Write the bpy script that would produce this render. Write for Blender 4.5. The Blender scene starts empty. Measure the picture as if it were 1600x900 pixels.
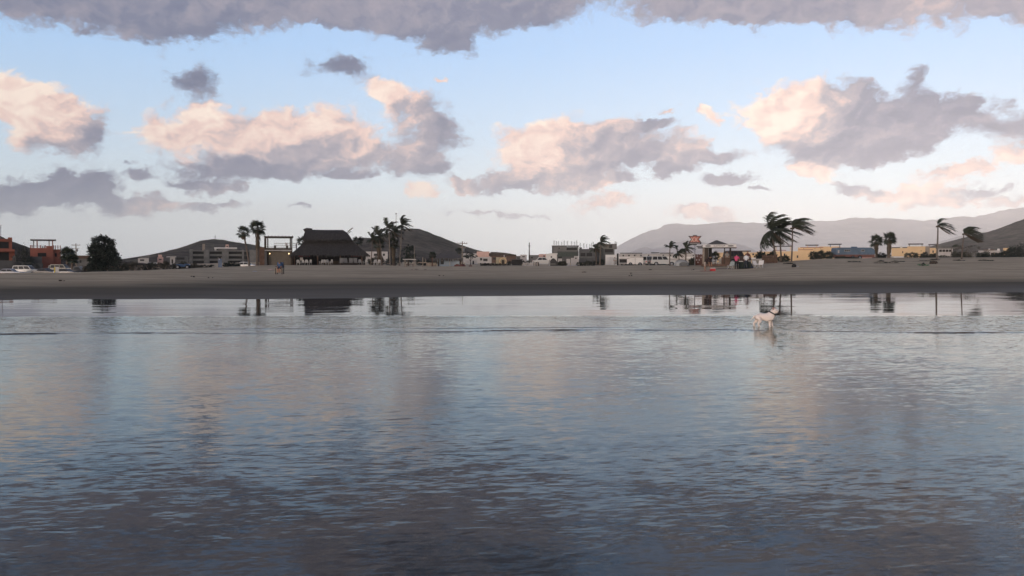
import bpy, bmesh, math, random
import numpy as np
from mathutils import Vector, Matrix

random.seed(7)
rng = np.random.default_rng(11)
scene = bpy.context.scene
R = math.radians

# ------------------------------------------------------------------ camera
F_PX, CAM_H, HORIZON = 1256.0, 2.0, 406.0          # focal length in photo pixels, eye height, horizon row
PITCH = math.atan((450.0 - HORIZON) / F_PX)
cam_data = bpy.data.cameras.new('camera')
cam_data.sensor_width = 36.0
cam_data.lens = 36.0 * F_PX / 1600.0
cam_data.clip_start = 0.1
cam_data.clip_end = 60000.0
cam = bpy.data.objects.new('camera', cam_data)
scene.collection.objects.link(cam)
cam.location = (0, 0, CAM_H)
cam.rotation_euler = (math.pi / 2 - PITCH, 0, 0)
scene.camera = cam

def ray(px, py):
    """direction (not normalised, y = 1) through a pixel of the 1600x900 photograph"""
    a, b = (px - 800.0) / F_PX, -(py - 450.0) / F_PX
    c, s = math.cos(PITCH), math.sin(PITCH)
    d = Vector((a, c + b * s, -s + b * c))
    return d / d.y
def at(px, py, Y):
    d = ray(px, py)
    return Vector((d.x * Y, Y, CAM_H + d.z * Y))

# ------------------------------------------------------------------ world
SUN_EL, SUN_AZ = R(3.0), R(208.0)                   # azimuth from +Y, clockwise: behind the camera, to the left
world = bpy.data.worlds.new('World')
scene.world = world
world.use_nodes = True
wt = world.node_tree
wt.nodes.clear()

def lin(c):
    return tuple(((v / 255.0 + 0.055) / 1.055) ** 2.4 if v > 10 else v / 255.0 / 12.92 for v in c)

class NT:
    """small helper to write node trees"""
    def __init__(s, tree): s.t = tree
    def n(s, kind, **kw):
        nd = s.t.nodes.new(kind)
        for k, v in kw.items(): setattr(nd, k, v)
        return nd
    def put(s, sock, v):
        if isinstance(v, bpy.types.NodeSocket): s.t.links.new(v, sock)
        else: sock.default_value = v
    def m(s, op, a, b=0.0, c=0.0, clamp=False):
        nd = s.n('ShaderNodeMath', operation=op, use_clamp=clamp)
        s.put(nd.inputs[0], a); s.put(nd.inputs[1], b); s.put(nd.inputs[2], c)
        return nd.outputs[0]
    def v(s, op, a, b=(0, 0, 0), c=(0, 0, 0)):
        nd = s.n('ShaderNodeVectorMath', operation=op)
        s.put(nd.inputs[0], a)
        if op == 'SCALE': s.put(nd.inputs['Scale'], b)
        else:
            s.put(nd.inputs[1], b)
            if op == 'MULTIPLY_ADD': s.put(nd.inputs[2], c)
        return nd.outputs['Value'] if op in ('DOT_PRODUCT', 'LENGTH') else nd.outputs[0]
    def comb(s, x, y, z=0.0):
        nd = s.n('ShaderNodeCombineXYZ')
        s.put(nd.inputs[0], x); s.put(nd.inputs[1], y); s.put(nd.inputs[2], z)
        return nd.outputs[0]
    def sep(s, v):
        nd = s.n('ShaderNodeSeparateXYZ'); s.put(nd.inputs[0], v)
        return nd.outputs
    def noise(s, vec, scale, detail=5.0, rough=0.55, dist=0.0, dim='3D', out=0):
        nd = s.n('ShaderNodeTexNoise', noise_dimensions=dim)
        s.put(nd.inputs['Vector'], vec); s.put(nd.inputs['Scale'], scale)
        s.put(nd.inputs['Detail'], detail); s.put(nd.inputs['Roughness'], rough)
        s.put(nd.inputs['Distortion'], dist)
        return nd.outputs[out]
    def ramp(s, fac, stops, interp='LINEAR'):
        nd = s.n('ShaderNodeValToRGB'); nd.color_ramp.interpolation = interp
        e = nd.color_ramp.elements
        while len(e) < len(stops): e.new(0.5)
        for k, (p, c) in enumerate(stops):
            e[k].position = p; e[k].color = (*c, 1.0) if len(c) == 3 else c
        s.put(nd.inputs[0], fac)
        return nd.outputs[0]
    def mix(s, fac, a, b, blend='MIX'):
        nd = s.n('ShaderNodeMix', data_type='RGBA', blend_type=blend, clamp_factor=True)
        s.put(nd.inputs[0], fac); s.put(nd.inputs[6], a); s.put(nd.inputs[7], b)
        return nd.outputs[2]
    def smooth(s, x, lo, hi, tmin=0.0, tmax=1.0, kind='SMOOTHSTEP'):
        nd = s.n('ShaderNodeMapRange', interpolation_type=kind)
        s.put(nd.inputs[0], x)
        for k, q in enumerate((lo, hi, tmin, tmax)): s.put(nd.inputs[k + 1], q)
        return nd.outputs[0]

W = NT(wt)
coord = W.n('ShaderNodeTexCoord')
dirn = coord.outputs['Generated']
dx, dy, dz = W.sep(dirn)
az = W.m('ARCTAN2', dx, dy)
el = W.m('ARCSINE', dz)
sky = W.n('ShaderNodeTexSky', sky_type='NISHITA', sun_disc=False)
sky.sun_elevation = SUN_EL
sky.sun_rotation = SUN_AZ
sky.altitude = 0.0
sky.air_density = 1.0
sky.dust_density = 1.0
sky.ozone_density = 1.5
BG = 0.1
SKY_GAIN = 6.0
def C(c, k=1.0):                                    # display colour -> radiance before the background strength
    return tuple(v * k / BG for v in lin(c))
eln = W.m('DIVIDE', el, R(45.0), clamp=True)
clear = W.ramp(eln, [(0.0, lin((222, 225, 224))), (0.06, lin((214, 224, 228))), (0.12, lin((200, 220, 234))),
                     (0.19, lin((188, 217, 244))), (0.32, lin((158, 201, 247))), (0.45, lin((140, 186, 241))),
                     (1.0, lin((118, 142, 176)))])
clear = W.v('SCALE', clear, W.smooth(el, R(0.0), R(9.0), 1.3 / BG, 0.98 / BG))
# the western half of the sky, behind the camera, keeps the warm afterglow of the sky model
front = W.smooth(dy, -0.55, 0.25)
glow = W.n('ShaderNodeHueSaturation'); glow.inputs['Saturation'].default_value = 0.42; W.put(glow.inputs['Color'], sky.outputs[0])
clear = W.mix(W.m('MULTIPLY', front, 0.9), W.v('SCALE', glow.outputs[0], SKY_GAIN), clear)

# ---- clouds: soft lobes at compass directions (px, py of the photograph -> azimuth, elevation), broken up by noise
BL = [  # x, y, rx, ry, weight, warmth
 (60,0,150,44,1,.42),(215,16,120,46,1,.33),(275,40,75,34,.8,.18),(420,8,150,36,1,.36),(570,2,150,40,1,.48),
 (690,30,105,44,.95,.25),(700,70,48,24,.7,.15),(825,14,66,36,1,.2),(350,-40,520,46,1,.4),
 (1120,8,110,28,.9,.42),(1260,10,150,36,1,.4),(1390,2,120,38,1,.5),(1440,4,46,26,.5,1.0),(1570,14,90,32,1,.5),(1250,-40,430,44,1,.45),
 (10,152,52,36,.9,1.0),(62,178,58,44,1,.95),(112,186,44,36,.8,.75),(80,222,46,22,.7,.25),(150,214,26,30,.75,.06),
 (300,136,44,28,1,.1),
 (240,212,46,30,.8,.85),(318,208,62,38,.9,.85),(326,178,24,14,.7,1.05),(400,216,72,38,.9,.7),(452,192,48,28,.8,.85),
 (528,205,60,36,.9,.8),(560,238,56,32,.8,.5),(480,252,80,28,.8,.28),(330,268,95,20,.75,.06),(420,268,62,16,.7,.1),
 (536,108,48,22,1,.08),(604,146,40,24,1,.95),(645,176,52,30,.9,.5),(692,206,46,34,.9,.2),(640,232,46,28,.7,.6),
 (664,260,64,22,.85,.15),
 (652,302,28,15,.9,.95),(712,292,32,13,.7,.6),(790,286,60,18,.8,.25),
 (40,298,88,24,1,.04),(122,290,46,26,.9,.05),(20,326,66,14,.7,.1),(236,320,58,17,.9,.5),(150,310,46,20,.6,.1),
 (345,322,52,8,.7,.3),(465,326,27,7,.8,.1),(345,298,44,9,.7,.35),
 (816,236,52,42,.9,.85),(870,212,60,36,.85,.9),(840,256,52,26,.7,.9),(932,222,80,38,.9,.42),(912,250,66,28,.8,.2),
 (992,236,64,28,.85,.2),(1018,194,32,11,.9,.08),(1068,226,42,28,.85,.65),(1112,242,66,18,.8,.2),(956,200,38,20,.6,.8),
 (872,286,54,19,.85,.4),(932,286,36,15,.7,.85),(942,318,48,15,.85,.7),(1150,281,54,13,.9,.02),(1050,275,22,11,.7,.08),
 (1188,180,50,26,.8,.95),(1242,160,60,30,.85,.92),(1225,198,58,28,.85,.95),(1285,168,44,28,.75,.6),(1335,172,58,46,.9,.18),
 (1390,202,72,40,1,.18),(1305,224,84,32,1,.22),(1445,206,60,24,.85,.2),(1335,240,66,14,.8,.02),(1482,160,60,22,.8,.08),
 (1432,124,24,24,.7,.1),(1540,168,42,20,.75,.1),(1582,202,38,26,.9,.14),(1100,178,22,13,.8,.85),
 (1282,266,34,19,.95,.98),(1332,289,32,9,.7,.1),(1382,305,42,11,.75,.85),(1432,301,52,18,.95,.9),(1500,271,46,13,1,.72),
 (700,132,22,6,.75,.8),(1042,172,16,5,.7,.6),(205,272,26,9,.75,.06),(300,286,40,8,.7,.1),(560,276,44,10,.7,.08),(985,278,40,10,.7,.3),(1060,262,30,8,.7,.1),(1205,298,20,6,.75,.05),(1360,296,26,7,.7,.4),(780,336,120,7,.55,.35),(1590,318,30,7,.7,.6),
 (1586,247,32,16,.9,.85),(1545,302,44,10,.75,.12),(1098,338,70,13,.9,.7),(1480,318,64,8,.6,.65),
]
wv = W.comb(az, W.m('MULTIPLY', el, 1.7))
warp = W.noise(wv, 9.0, 2.0, 0.55, dim='2D', out=1)
warp2 = W.noise(wv, 31.0, 3.0, 0.65, dim='2D', out=1)
p = W.comb(az, el)
p = W.v('MULTIPLY_ADD', W.v('SUBTRACT', warp, (.5, .5, .5)), (0.050, 0.030, 0), p)
p = W.v('MULTIPLY_ADD', W.v('SUBTRACT', warp2, (.5, .5, .5)), (0.034, 0.026, 0), p)
# the same broken cloud deck goes on overhead and round the rest of the sky
plane = W.v('DIVIDE', W.comb(dx, dy), W.comb(W.m('ADD', W.m('ABSOLUTE', dz), 0.22), W.m('ADD', W.m('ABSOLUTE', dz), 0.22), 1.0))
deck = W.noise(plane, 1.6, 4.0, 0.55, dim='2D')
outside = W.m('MAXIMUM', W.smooth(el, R(18.0), R(23.0)), W.m('MULTIPLY', W.smooth(W.m('ABSOLUTE', az), R(34.0), R(42.0)), W.smooth(el, R(3.0), R(8.0))))
deckS = W.m('MULTIPLY', outside, W.smooth(deck, 0.31, 0.51))
# billows, and their sides turned to the light (from the upper left)
nv = W.n('ShaderNodeVectorRotate', rotation_type='Z_AXIS'); nv.inputs['Angle'].default_value = 0.6
W.put(nv.inputs['Vector'], W.v('MULTIPLY_ADD', p, (0.75, 1.1, 0), W.v('MULTIPLY', W.comb(az, el), (0.25, 0.3, 0))))
nv = nv.outputs[0]
n0 = W.noise(nv, 30.0, 7.0, 0.64, dim='2D')
n1 = W.noise(W.v('ADD', nv, (-0.0115, 0.0035, 0)), 30.0, 5.0, 0.55, dim='2D')
n2 = W.noise(nv, 30.0, 5.0, 0.55, dim='2D')
relief = W.m('MULTIPLY', W.m('SUBTRACT', n2, n1), W.smooth(el, R(10.0), R(16.0), 0.85, 0.45))
n3 = W.noise(nv, 66.0, 5.0, 0.6, dim='2D')
low = W.smooth(el, R(4.0), R(10.5), 0.75, 0.0)           # far clouds, near the horizon, look finer
puff = W.m('MULTIPLY', W.m('SUBTRACT', W.m('ADD', W.m('MULTIPLY', n0, W.m('SUBTRACT', 1.0, low)), W.m('MULTIPLY', n3, low)), 0.5), 1.45)
fade = W.smooth(el, R(0.5), R(6.0), 0.75, 1.0)           # low clouds fade into the pale air of the horizon

def lobe_group(blobs):
    """sum of the lobes of one sector: x = cover, y = cover times warmth"""
    gt = bpy.data.node_groups.new('cloud_lobes', 'ShaderNodeTree')
    gt.interface.new_socket('P', in_out='INPUT', socket_type='NodeSocketVector')
    gt.interface.new_socket('Sum', in_out='OUTPUT', socket_type='NodeSocketVector')
    G = NT(gt); gi = G.n('NodeGroupInput'); go = G.n('NodeGroupOutput')
    acc = (0.0, 0.0, 0.0)
    for (a_, e_, sx, sy, w, k) in blobs:
        q = G.v('MULTIPLY_ADD', gi.outputs[0], (sx, sy, 0), (-a_ * sx, -e_ * sy, 0))
        g = G.m('POWER', math.exp(-1.0), G.v('DOT_PRODUCT', q, q))
        acc = G.v('MULTIPLY_ADD', g, (w, w * k, 0), acc)
    G.put(go.inputs[0], acc)
    return gt
def sky_shader(blobs):
    if blobs:
        nd = W.n('ShaderNodeGroup'); nd.node_tree = lobe_group(blobs); W.put(nd.inputs[0], p)
        acc = nd.outputs[0]
    if blobs:
        S, K, _ = W.sep(acc)
        S2 = W.m('ADD', S, deckS)
        warm = W.m('DIVIDE', W.m('MULTIPLY_ADD', deckS, 0.2, K), W.m('MAXIMUM', S2, 0.02))
    else:
        S2 = deckS; warm = 0.2
    F = W.m('ADD', puff, S2)
    alpha = W.smooth(F, 0.30, 0.86)
    tone = W.m('ADD', relief, warm, clamp=True)
    ccol = W.ramp(tone, [(0.0, lin((84, 100, 134))), (0.22, lin((112, 121, 148))), (0.5, lin((164, 158, 170))),
                         (0.76, lin((236, 204, 194))), (1.0, lin((255, 235, 220)))])
    ccol = W.v('SCALE', ccol, 1.0 / BG)
    bg = W.n('ShaderNodeBackground')
    W.put(bg.inputs[0], W.mix(W.m('MULTIPLY', alpha, fade), clear, ccol))
    bg.inputs[1].default_value = BG
    return bg.outputs[0]
LOBES = []
for (x, y, rx, ry, w, k) in BL:
    d = ray(x, y).normalized()
    LOBES.append((math.atan2(d.x, d.y), math.asin(d.z), F_PX / rx * 1.15, F_PX / ry * (1.15 if y > 90 else 1.32), w + (0.18 if ry < 20 else 0.0), k * (0.75 if y < 90 and k < .9 else 1.0)))
def pick(fac, a, b):
    nd = W.n('ShaderNodeMixShader'); W.put(nd.inputs[0], fac); W.put(nd.inputs[1], a); W.put(nd.inputs[2], b)
    return nd.outputs[0]
def sector(lo, hi, n):                                   # only the lobes near a sector of the compass are summed there
    if n == 0:
        near = [b for b in LOBES if b[0] + 2.4 / b[2] > lo - .04 and b[0] - 2.4 / b[2] < hi + .04]
        return sky_shader(near)
    mid = (lo + hi) / 2
    return pick(W.m('GREATER_THAN', az, mid), sector(lo, mid, n - 1), sector(mid, hi, n - 1))
A0 = R(46)
inview = W.m('MULTIPLY', W.m('LESS_THAN', W.m('ABSOLUTE', az), A0), W.m('MULTIPLY', W.m('GREATER_THAN', el, 0.0), W.m('LESS_THAN', el, R(27))))
wo = W.n('ShaderNodeOutputWorld')
wt.links.new(pick(inview, sky_shader([]), sector(-A0, A0, 4)), wo.inputs[0])
world.cycles.sampling_method = 'MANUAL'
world.cycles.sample_map_resolution = 512

# ------------------------------------------------------------------ sun (the last low light, through the haze behind the camera)
sd = bpy.data.lights.new('sun', 'SUN')
sd.energy = 0.6
sd.angle = R(12.0)
sd.color = (1.0, 0.88, 0.78)
sun = bpy.data.objects.new('sun', sd)
scene.collection.objects.link(sun)
sun_dir = Vector((math.sin(SUN_AZ) * math.cos(SUN_EL), math.cos(SUN_AZ) * math.cos(SUN_EL), math.sin(SUN_EL)))
sun.rotation_euler = sun_dir.to_track_quat('Z', 'Y').to_euler()

# ------------------------------------------------------------------ picture
vs = scene.view_settings
scene.display_settings.display_device = 'sRGB'
vs.view_transform = 'Standard'; vs.look = 'None'; vs.exposure = 0.15; vs.gamma = 1.0
vs.use_curve_mapping = False
cy = scene.cycles
cy.use_denoising = True
cy.max_bounces = 6; cy.diffuse_bounces = 2; cy.glossy_bounces = 3; cy.transmission_bounces = 4
cy.transparent_max_bounces = 16; cy.volume_bounces = 2
cy.caustics_reflective = False; cy.caustics_refractive = False

# ------------------------------------------------------------------ helpers for materials and meshes
MATS = {}
def mat(name, col, rough=0.8, var=0.25, scale=4.0, spec=0.3, metal=0.0, bump=0.0, stretch=(1, 1, 1), emit=None):
    """plain procedural material: colour broken up by noise, optional fine relief"""
    if name in MATS: return MATS[name]
    m = bpy.data.materials.new(name); m.use_nodes = True
    t = NT(m.node_tree); m.node_tree.nodes.clear()
    bs = t.n('ShaderNodeBsdfPrincipled'); out = t.n('ShaderNodeOutputMaterial')
    tc = t.n('ShaderNodeTexCoord')
    v = t.v('MULTIPLY', tc.outputs['Object'], stretch)
    n = t.noise(v, scale, 5.0, 0.6)
    lo = tuple(max(0, c * (1 - var)) for c in col); hi = tuple(min(1, c * (1 + var)) for c in col)
    t.put(bs.inputs['Base Color'], t.ramp(n, [(0.25, lo), (0.75, hi)]))
    bs.inputs['Roughness'].default_value = rough
    bs.inputs['Specular IOR Level'].default_value = spec
    bs.inputs['Metallic'].default_value = metal
    if bump:
        b = t.n('ShaderNodeBump'); b.inputs['Strength'].default_value = 0.6; b.inputs['Distance'].default_value = bump
        t.put(b.inputs['Height'], n); t.put(bs.inputs['Normal'], b.outputs[0])
    if emit:
        bs.inputs['Emission Color'].default_value = (*emit[0], 1); bs.inputs['Emission Strength'].default_value = emit[1]
    m.node_tree.links.new(bs.outputs[0], out.inputs[0])
    MATS[name] = m
    return m

COL = scene.collection
def link(name, mesh, parent=None, loc=None, rz=0.0):
    o = bpy.data.objects.new(name, mesh); COL.objects.link(o)
    if parent is not None: o.parent = parent
    if loc is not None: o.location = loc
    o.rotation_euler.z = rz
    return o
def tag(o, label=None, cat=None, group=None, kind=None):
    if label: o['label'] = label
    if cat: o['category'] = cat
    if group: o['group'] = group
    if kind: o['kind'] = kind
    return o
def pymesh(name, verts, faces, m, smooth=False):
    me = bpy.data.meshes.new(name); me.from_pydata(verts, [], faces); me.update()
    if smooth: me.shade_smooth()
    for q in (m if isinstance(m, (list, tuple)) else [m]): me.materials.append(q)
    return me
def gridmesh(name, P, m, smooth=True):
    """P: (rows, cols, 3) array -> mesh"""
    nr, nc, _ = P.shape
    idx = np.arange(nr * nc).reshape(nr, nc)
    f = np.stack([idx[:-1, :-1], idx[:-1, 1:], idx[1:, 1:], idx[1:, :-1]], -1).reshape(-1, 4)
    me = bpy.data.meshes.new(name)
    me.vertices.add(nr * nc); me.vertices.foreach_set('co', P.reshape(-1).astype(np.float32))
    me.loops.add(f.size); me.loops.foreach_set('vertex_index', f.reshape(-1).astype(np.int32))
    me.polygons.add(len(f)); me.polygons.foreach_set('loop_start', np.arange(0, f.size, 4, dtype=np.int32))
    me.update(calc_edges=True); me.validate()
    if smooth: me.shade_smooth()
    me.materials.append(m)
    return me

def vnoise(x, y, seed=0):
    """smooth value noise, numpy"""
    xi, yi = np.floor(x).astype(np.int64), np.floor(y).astype(np.int64)
    fx, fy = x - xi, y - yi
    fx, fy = fx * fx * (3 - 2 * fx), fy * fy * (3 - 2 * fy)
    def h(a, b):
        v = (a * 374761393 + b * 668265263 + seed * 1274126177) & 0x7fffffff
        v = ((v ^ (v >> 13)) * 1274126177) & 0x7fffffff
        return ((v ^ (v >> 16)) & 0xffff) / 65535.0
    return (h(xi, yi) * (1 - fx) + h(xi + 1, yi) * fx) * (1 - fy) + (h(xi, yi + 1) * (1 - fx) + h(xi + 1, yi + 1) * fx) * fy
def fbm(x, y, oct=5, seed=0):
    s, a, tot = 0, 1.0, 0
    for k in range(oct):
        s = s + a * vnoise(x * 2 ** k, y * 2 ** k, seed + k); tot += a; a *= 0.5
    return s / tot

# ------------------------------------------------------------------ the beach
PXK = np.array([-700, 0, 120, 200, 300, 400, 560, 700, 1000, 1080, 1160, 1200, 1250, 1300, 1400, 1600, 2300], float)
CREST = np.array([427, 427, 426, 424, 420, 415.5, 415, 417, 415.2, 415, 414, 411, 406.5, 404.6, 402.6, 402.5, 402.5])
CRESTY = np.array([72, 72, 74, 78, 90, 118, 120, 112, 104, 100, 98, 97, 100, 106, 112, 112, 112], float)
BACK = np.array([-1.2, -1.0, -.8, -.6, 0.2, .9, 1.0, .9, .9, 1.0, 1.1, 1.4, 1.8, 2.0, 2.2, 2.2, 2.2])
def shore_y(x):                                     # water's edge: nearer on the left
    return 44.0 + 0.193 * x
def terrain(x, y):
    x = np.asarray(x, float); y = np.asarray(y, float)
    px = 800 + x / np.maximum(y, 1.0) * F_PX
    px = np.clip(px, -700, 2300)
    cr = np.interp(px, PXK, CREST); cy_ = np.interp(px, PXK, CRESTY); bk = np.interp(px, PXK, BACK)
    cz = CAM_H - (cr - HORIZON) / F_PX * cy_
    # shore distance along this ray direction
    t = (px - 800) / F_PX
    ys = 44.0 / np.maximum(1 - 0.193 * t, 0.3)
    u = np.clip((y - ys) / (cy_ - ys), -10, 1)
    rise = np.where(u < 0, u * 0.9, 0.75 * u + 0.25 * u ** 0.7 if False else u * (1.0 + 0.18 * (1 - u)))
    z1 = cz * rise
    z1 = np.maximum(z1, -0.35)
    v = np.clip((y - cy_) / 40.0, 0, 1); v = v * v * (3 - 2 * v)
    z = np.where(y > cy_, cz * (1 - v) + bk * v, z1)
    dry = np.clip((y - ys - 14) / 20.0, 0, 1)
    z = z + dry * ((fbm(x * .12, y * .10, 4, 3) - .5) * .24 + (fbm(x * .9, y * .5, 3, 9) - .5) * .05)
    z = z + (fbm(x * .09, y * .05, 3, 77) - .5) * .09 * np.clip((y - 30) / 10, 0, 1)
    far = np.clip((y - 400) / 400, 0, 1)
    return z * (1 - far) + (-1.0) * far
def ground(x, y): return float(terrain(np.array([x]), np.array([y]))[0])
def on(px, Y, dz=0.0):                               # stand a thing on the ground below a photo column, at depth Y
    x = (px - 800) / F_PX * Y
    return Vector((x, Y, ground(x, Y) + dz))

def sand_material():
    m = bpy.data.materials.new('sand'); m.use_nodes = True
    t = NT(m.node_tree); m.node_tree.nodes.clear()
    bs = t.n('ShaderNodeBsdfPrincipled'); out = t.n('ShaderNodeOutputMaterial')
    geo = t.n('ShaderNodeNewGeometry'); pos = geo.outputs['Position']
    x, y, z = t.sep(pos)
    streak = t.noise(t.v('MULTIPLY', pos, (0.05, 0.35, 0.3)), 1.0, 5.0, 0.6)
    fine = t.noise(t.v('MULTIPLY', pos, (0.5, 0.9, 1)), 1.0, 6.0, 0.65)
    blot = t.noise(t.v('MULTIPLY', pos, (0.16, 0.30, 1)), 1.0, 4.0, 0.55)
    # damp sand reaches up to about half a metre above the water, with an uneven upper edge
    zz = t.m('MULTIPLY_ADD', t.m('SUBTRACT', blot, .5), 0.16, t.m('MULTIPLY_ADD', x, -0.0022, z))
    damp = t.smooth(t.m('MULTIPLY_ADD', t.m('SUBTRACT', streak, .5), .3, zz), 0.24, 0.60)
    dry = t.ramp(fine, [(0.25, (0.37, 0.280, 0.180)), (0.5, (0.47, 0.360, 0.238)), (0.78, (0.56, 0.440, 0.300))])
    wet = t.ramp(streak, [(0.25, (0.088, 0.069, 0.049)), (0.8, (0.136, 0.107, 0.075))])
    lines = t.noise(t.v('MULTIPLY', pos, (0.03, 0.9, 0.5)), 1.0, 4.0, 0.7)
    dry = t.mix(t.smooth(lines, 0.52, 0.68), dry, (0.30, 0.228, 0.150, 1))
    dry = t.mix(t.smooth(streak, 0.46, 0.66), dry, (0.34, 0.258, 0.170, 1))
    # the sea bed: dark, with rusty brown patches of coarse sand
    spots = t.noise(t.v('MULTIPLY', pos, (0.55, 0.9, 1)), 1.0, 4.0, 0.6)
    grain = t.noise(pos, 14.0, 3.0, 0.6)
    bed = t.mix(t.smooth(t.m('MULTIPLY_ADD', grain, .25, spots), 0.42, 0.68), (0.055, 0.043, 0.033, 1), (0.30, 0.175, 0.085, 1))
    wet = t.mix(t.smooth(z, -0.20, -0.02), bed, wet)
    t.put(bs.inputs['Base Color'], t.mix(damp, wet, dry))
    t.put(bs.inputs['Roughness'], t.smooth(zz, 0.0, 0.3, 0.6, 0.95))
    bs.inputs['Specular IOR Level'].default_value = 0.08
    b = t.n('ShaderNodeBump'); b.inputs['Strength'].default_value = 0.8; b.inputs['Distance'].default_value = 0.06
    t.put(b.inputs['Height'], t.m('MULTIPLY', fine, damp)); t.put(bs.inputs['Normal'], b.outputs[0])
    m.node_tree.links.new(bs.outputs[0], out.inputs[0])
    return m
SAND = sand_material()
ys_ = np.concatenate([np.linspace(1.5, 30, 30), np.linspace(31, 130, 260), np.linspace(132, 420, 90), np.geomspace(430, 1200, 20)])
ts_ = np.linspace(-1.25, 1.25, 520)
X = ts_[None, :] * ys_[:, None]; Y = np.repeat(ys_[:, None], len(ts_), 1)
beach = tag(link('beach', gridmesh('beach', np.stack([X, Y, terrain(X, Y)], -1), SAND)), kind='structure')
Zp = -1.35
plain = tag(link('ground', pymesh('ground', [(-13000, -600, Zp), (13000, -600, Zp), (13000, 13000, Zp), (-13000, 13000, Zp)], [(0, 1, 2, 3)],
             mat('dry_ground', (0.16, 0.135, 0.11), 0.95, .4, .02))), kind='structure')

# ------------------------------------------------------------------ water
def ripple_normal(t, pos, ax, ay, scale_a, scale_b):
    """surface normal of small wind ripples, longer across the view than along it"""
    c1 = t.noise(t.v('MULTIPLY', pos, (scale_a[0], scale_a[1], 1)), 1.0, 3.0, 0.55, 0.25, out=1)
    c2 = t.noise(t.v('MULTIPLY', pos, (scale_b[0], scale_b[1], 1)), 1.0, 2.5, 0.5, 0.15, out=1)
    s = t.v('ADD', t.v('SCALE', t.v('SUBTRACT', c1, (.5, .5, .5)), 0.75), t.v('SCALE', t.v('SUBTRACT', c2, (.5, .5, .5)), 1.15))
    return s

def water_material():
    m = bpy.data.materials.new('shallow_water'); m.use_nodes = True
    t = NT(m.node_tree); m.node_tree.nodes.clear()
    out = t.n('ShaderNodeOutputMaterial')
    geo = t.n('ShaderNodeNewGeometry'); pos = geo.outputs['Position']
    x, y, z = t.sep(pos)
    rot = t.n('ShaderNodeVectorRotate', rotation_type='Z_AXIS'); t.put(rot.inputs['Vector'], pos); rot.inputs['Angle'].default_value = R(-7)
    s = ripple_normal(t, rot.outputs[0], 0, 0, (2.0, 8.5), (7.0, 27.0))
    patch = t.noise(t.v('MULTIPLY', pos, (0.10, 0.22, 1)), 1.0, 3.0, 0.5)
    front_ = t.smooth(y, 20.5, 22.5, 1.0, 2.0)
    amp = t.m('MULTIPLY', t.smooth(patch, 0.3, 0.7, 0.75, 1.25), front_)
    # scattered short wavelets stand a little steeper than the rest
    wl = t.noise(t.v('MULTIPLY', rot.outputs[0], (1.6, 7.5, 1)), 1.0, 3.0, 0.55, 0.3)
    dash = t.smooth(wl, 0.64, 0.74, 0.0, -0.085)
    sl = t.v('MULTIPLY', t.v('SCALE', s, amp), (0.07, 0.145, 0))
    sl = t.v('ADD', sl, t.comb(0.0, dash, 0.0))
    nrm = t.v('NORMALIZE', t.v('ADD', geo.outputs['Normal'], sl))
    fr = t.n('ShaderNodeFresnel'); fr.inputs['IOR'].default_value = 1.333; t.put(fr.inputs['Normal'], nrm)
    gl = t.n('ShaderNodeBsdfGlossy'); gl.inputs['Roughness'].default_value = 0.04; gl.inputs['Color'].default_value = (0.92, 0.97, 0.96, 1)
    t.put(gl.inputs['Normal'], nrm)
    tr = t.n('ShaderNodeBsdfTransparent'); tr.inputs['Color'].default_value = (0.80, 0.77, 0.72, 1)
    mx = t.n('ShaderNodeMixShader')
    t.put(mx.inputs[0], fr.outputs[0]); t.put(mx.inputs[1], tr.outputs[0]); t.put(mx.inputs[2], gl.outputs[0])
    m.node_tree.links.new(mx.outputs[0], out.inputs[0])
    return m
WATER = water_material()
xs = np.concatenate([-np.geomspace(6000, 46, 14), np.linspace(-45, 45, 420), np.geomspace(46, 6000, 14)])
def edge(x):                                         # where the rippled sheet of water ends on the wet sand
    t = np.clip(x / 28.0, -1.2, 1.2)
    return 28.7 - 0.9 * np.clip(-t, 0, 1) + (fbm(x * .25 + 9, x * 0, 4, 5) - .5) * .5 + np.clip(np.abs(x) - 45, 0, 60) * .05
us = np.concatenate([[-590, -300, -100, -40, -15, -5, 0, 4, 8, 12, 16], np.linspace(17, 20.4, 8), np.linspace(20.5, 24.5, 220), np.linspace(24.7, 28.7, 24)])
Xw = np.repeat(xs[None, :], len(us), 0)
frac = us[:, None] / 28.7
Yw = np.where(us[:, None] > 0, frac * edge(xs)[None, :], us[:, None])
Zw = np.full_like(Xw, 0.012)
def ridge(yc, w, h):
    g = np.exp(-((Yw - yc) / w) ** 2) * h * (0.55 + 0.9 * fbm(Xw * 1.3, Yw * 0 + h * 100, 3, 21))
    return np.where(np.abs(Xw) < 45, g, 0)
l1 = 21.9 + 0.7 * np.sin(Xw * .13 + 1.0) + 0.25 * np.sin(Xw * .41) + (fbm(Xw * .5, Xw * 0, 4, 31) - .5) * .6 - np.abs(Xw) * .012
l2 = 22.9 + 0.055 * (Xw + 9) * (Xw < 4) + (fbm(Xw * .45 + 40, Xw * 0, 4, 33) - .5) * .3
Zw = Zw + ridge(l1, 0.040, 0.018) * np.clip(fbm(Xw * .8, Xw * 0 + 3, 3, 51) * 2.6 - .5, 0.6, 1.3) + ridge(l2, 0.035, 0.011) * np.clip((9 - np.abs(Xw + 3)) / 4, 0, 1)
water = tag(link('water', gridmesh('water', np.stack([Xw, Yw, Zw], -1), WATER)), kind='structure')

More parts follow.
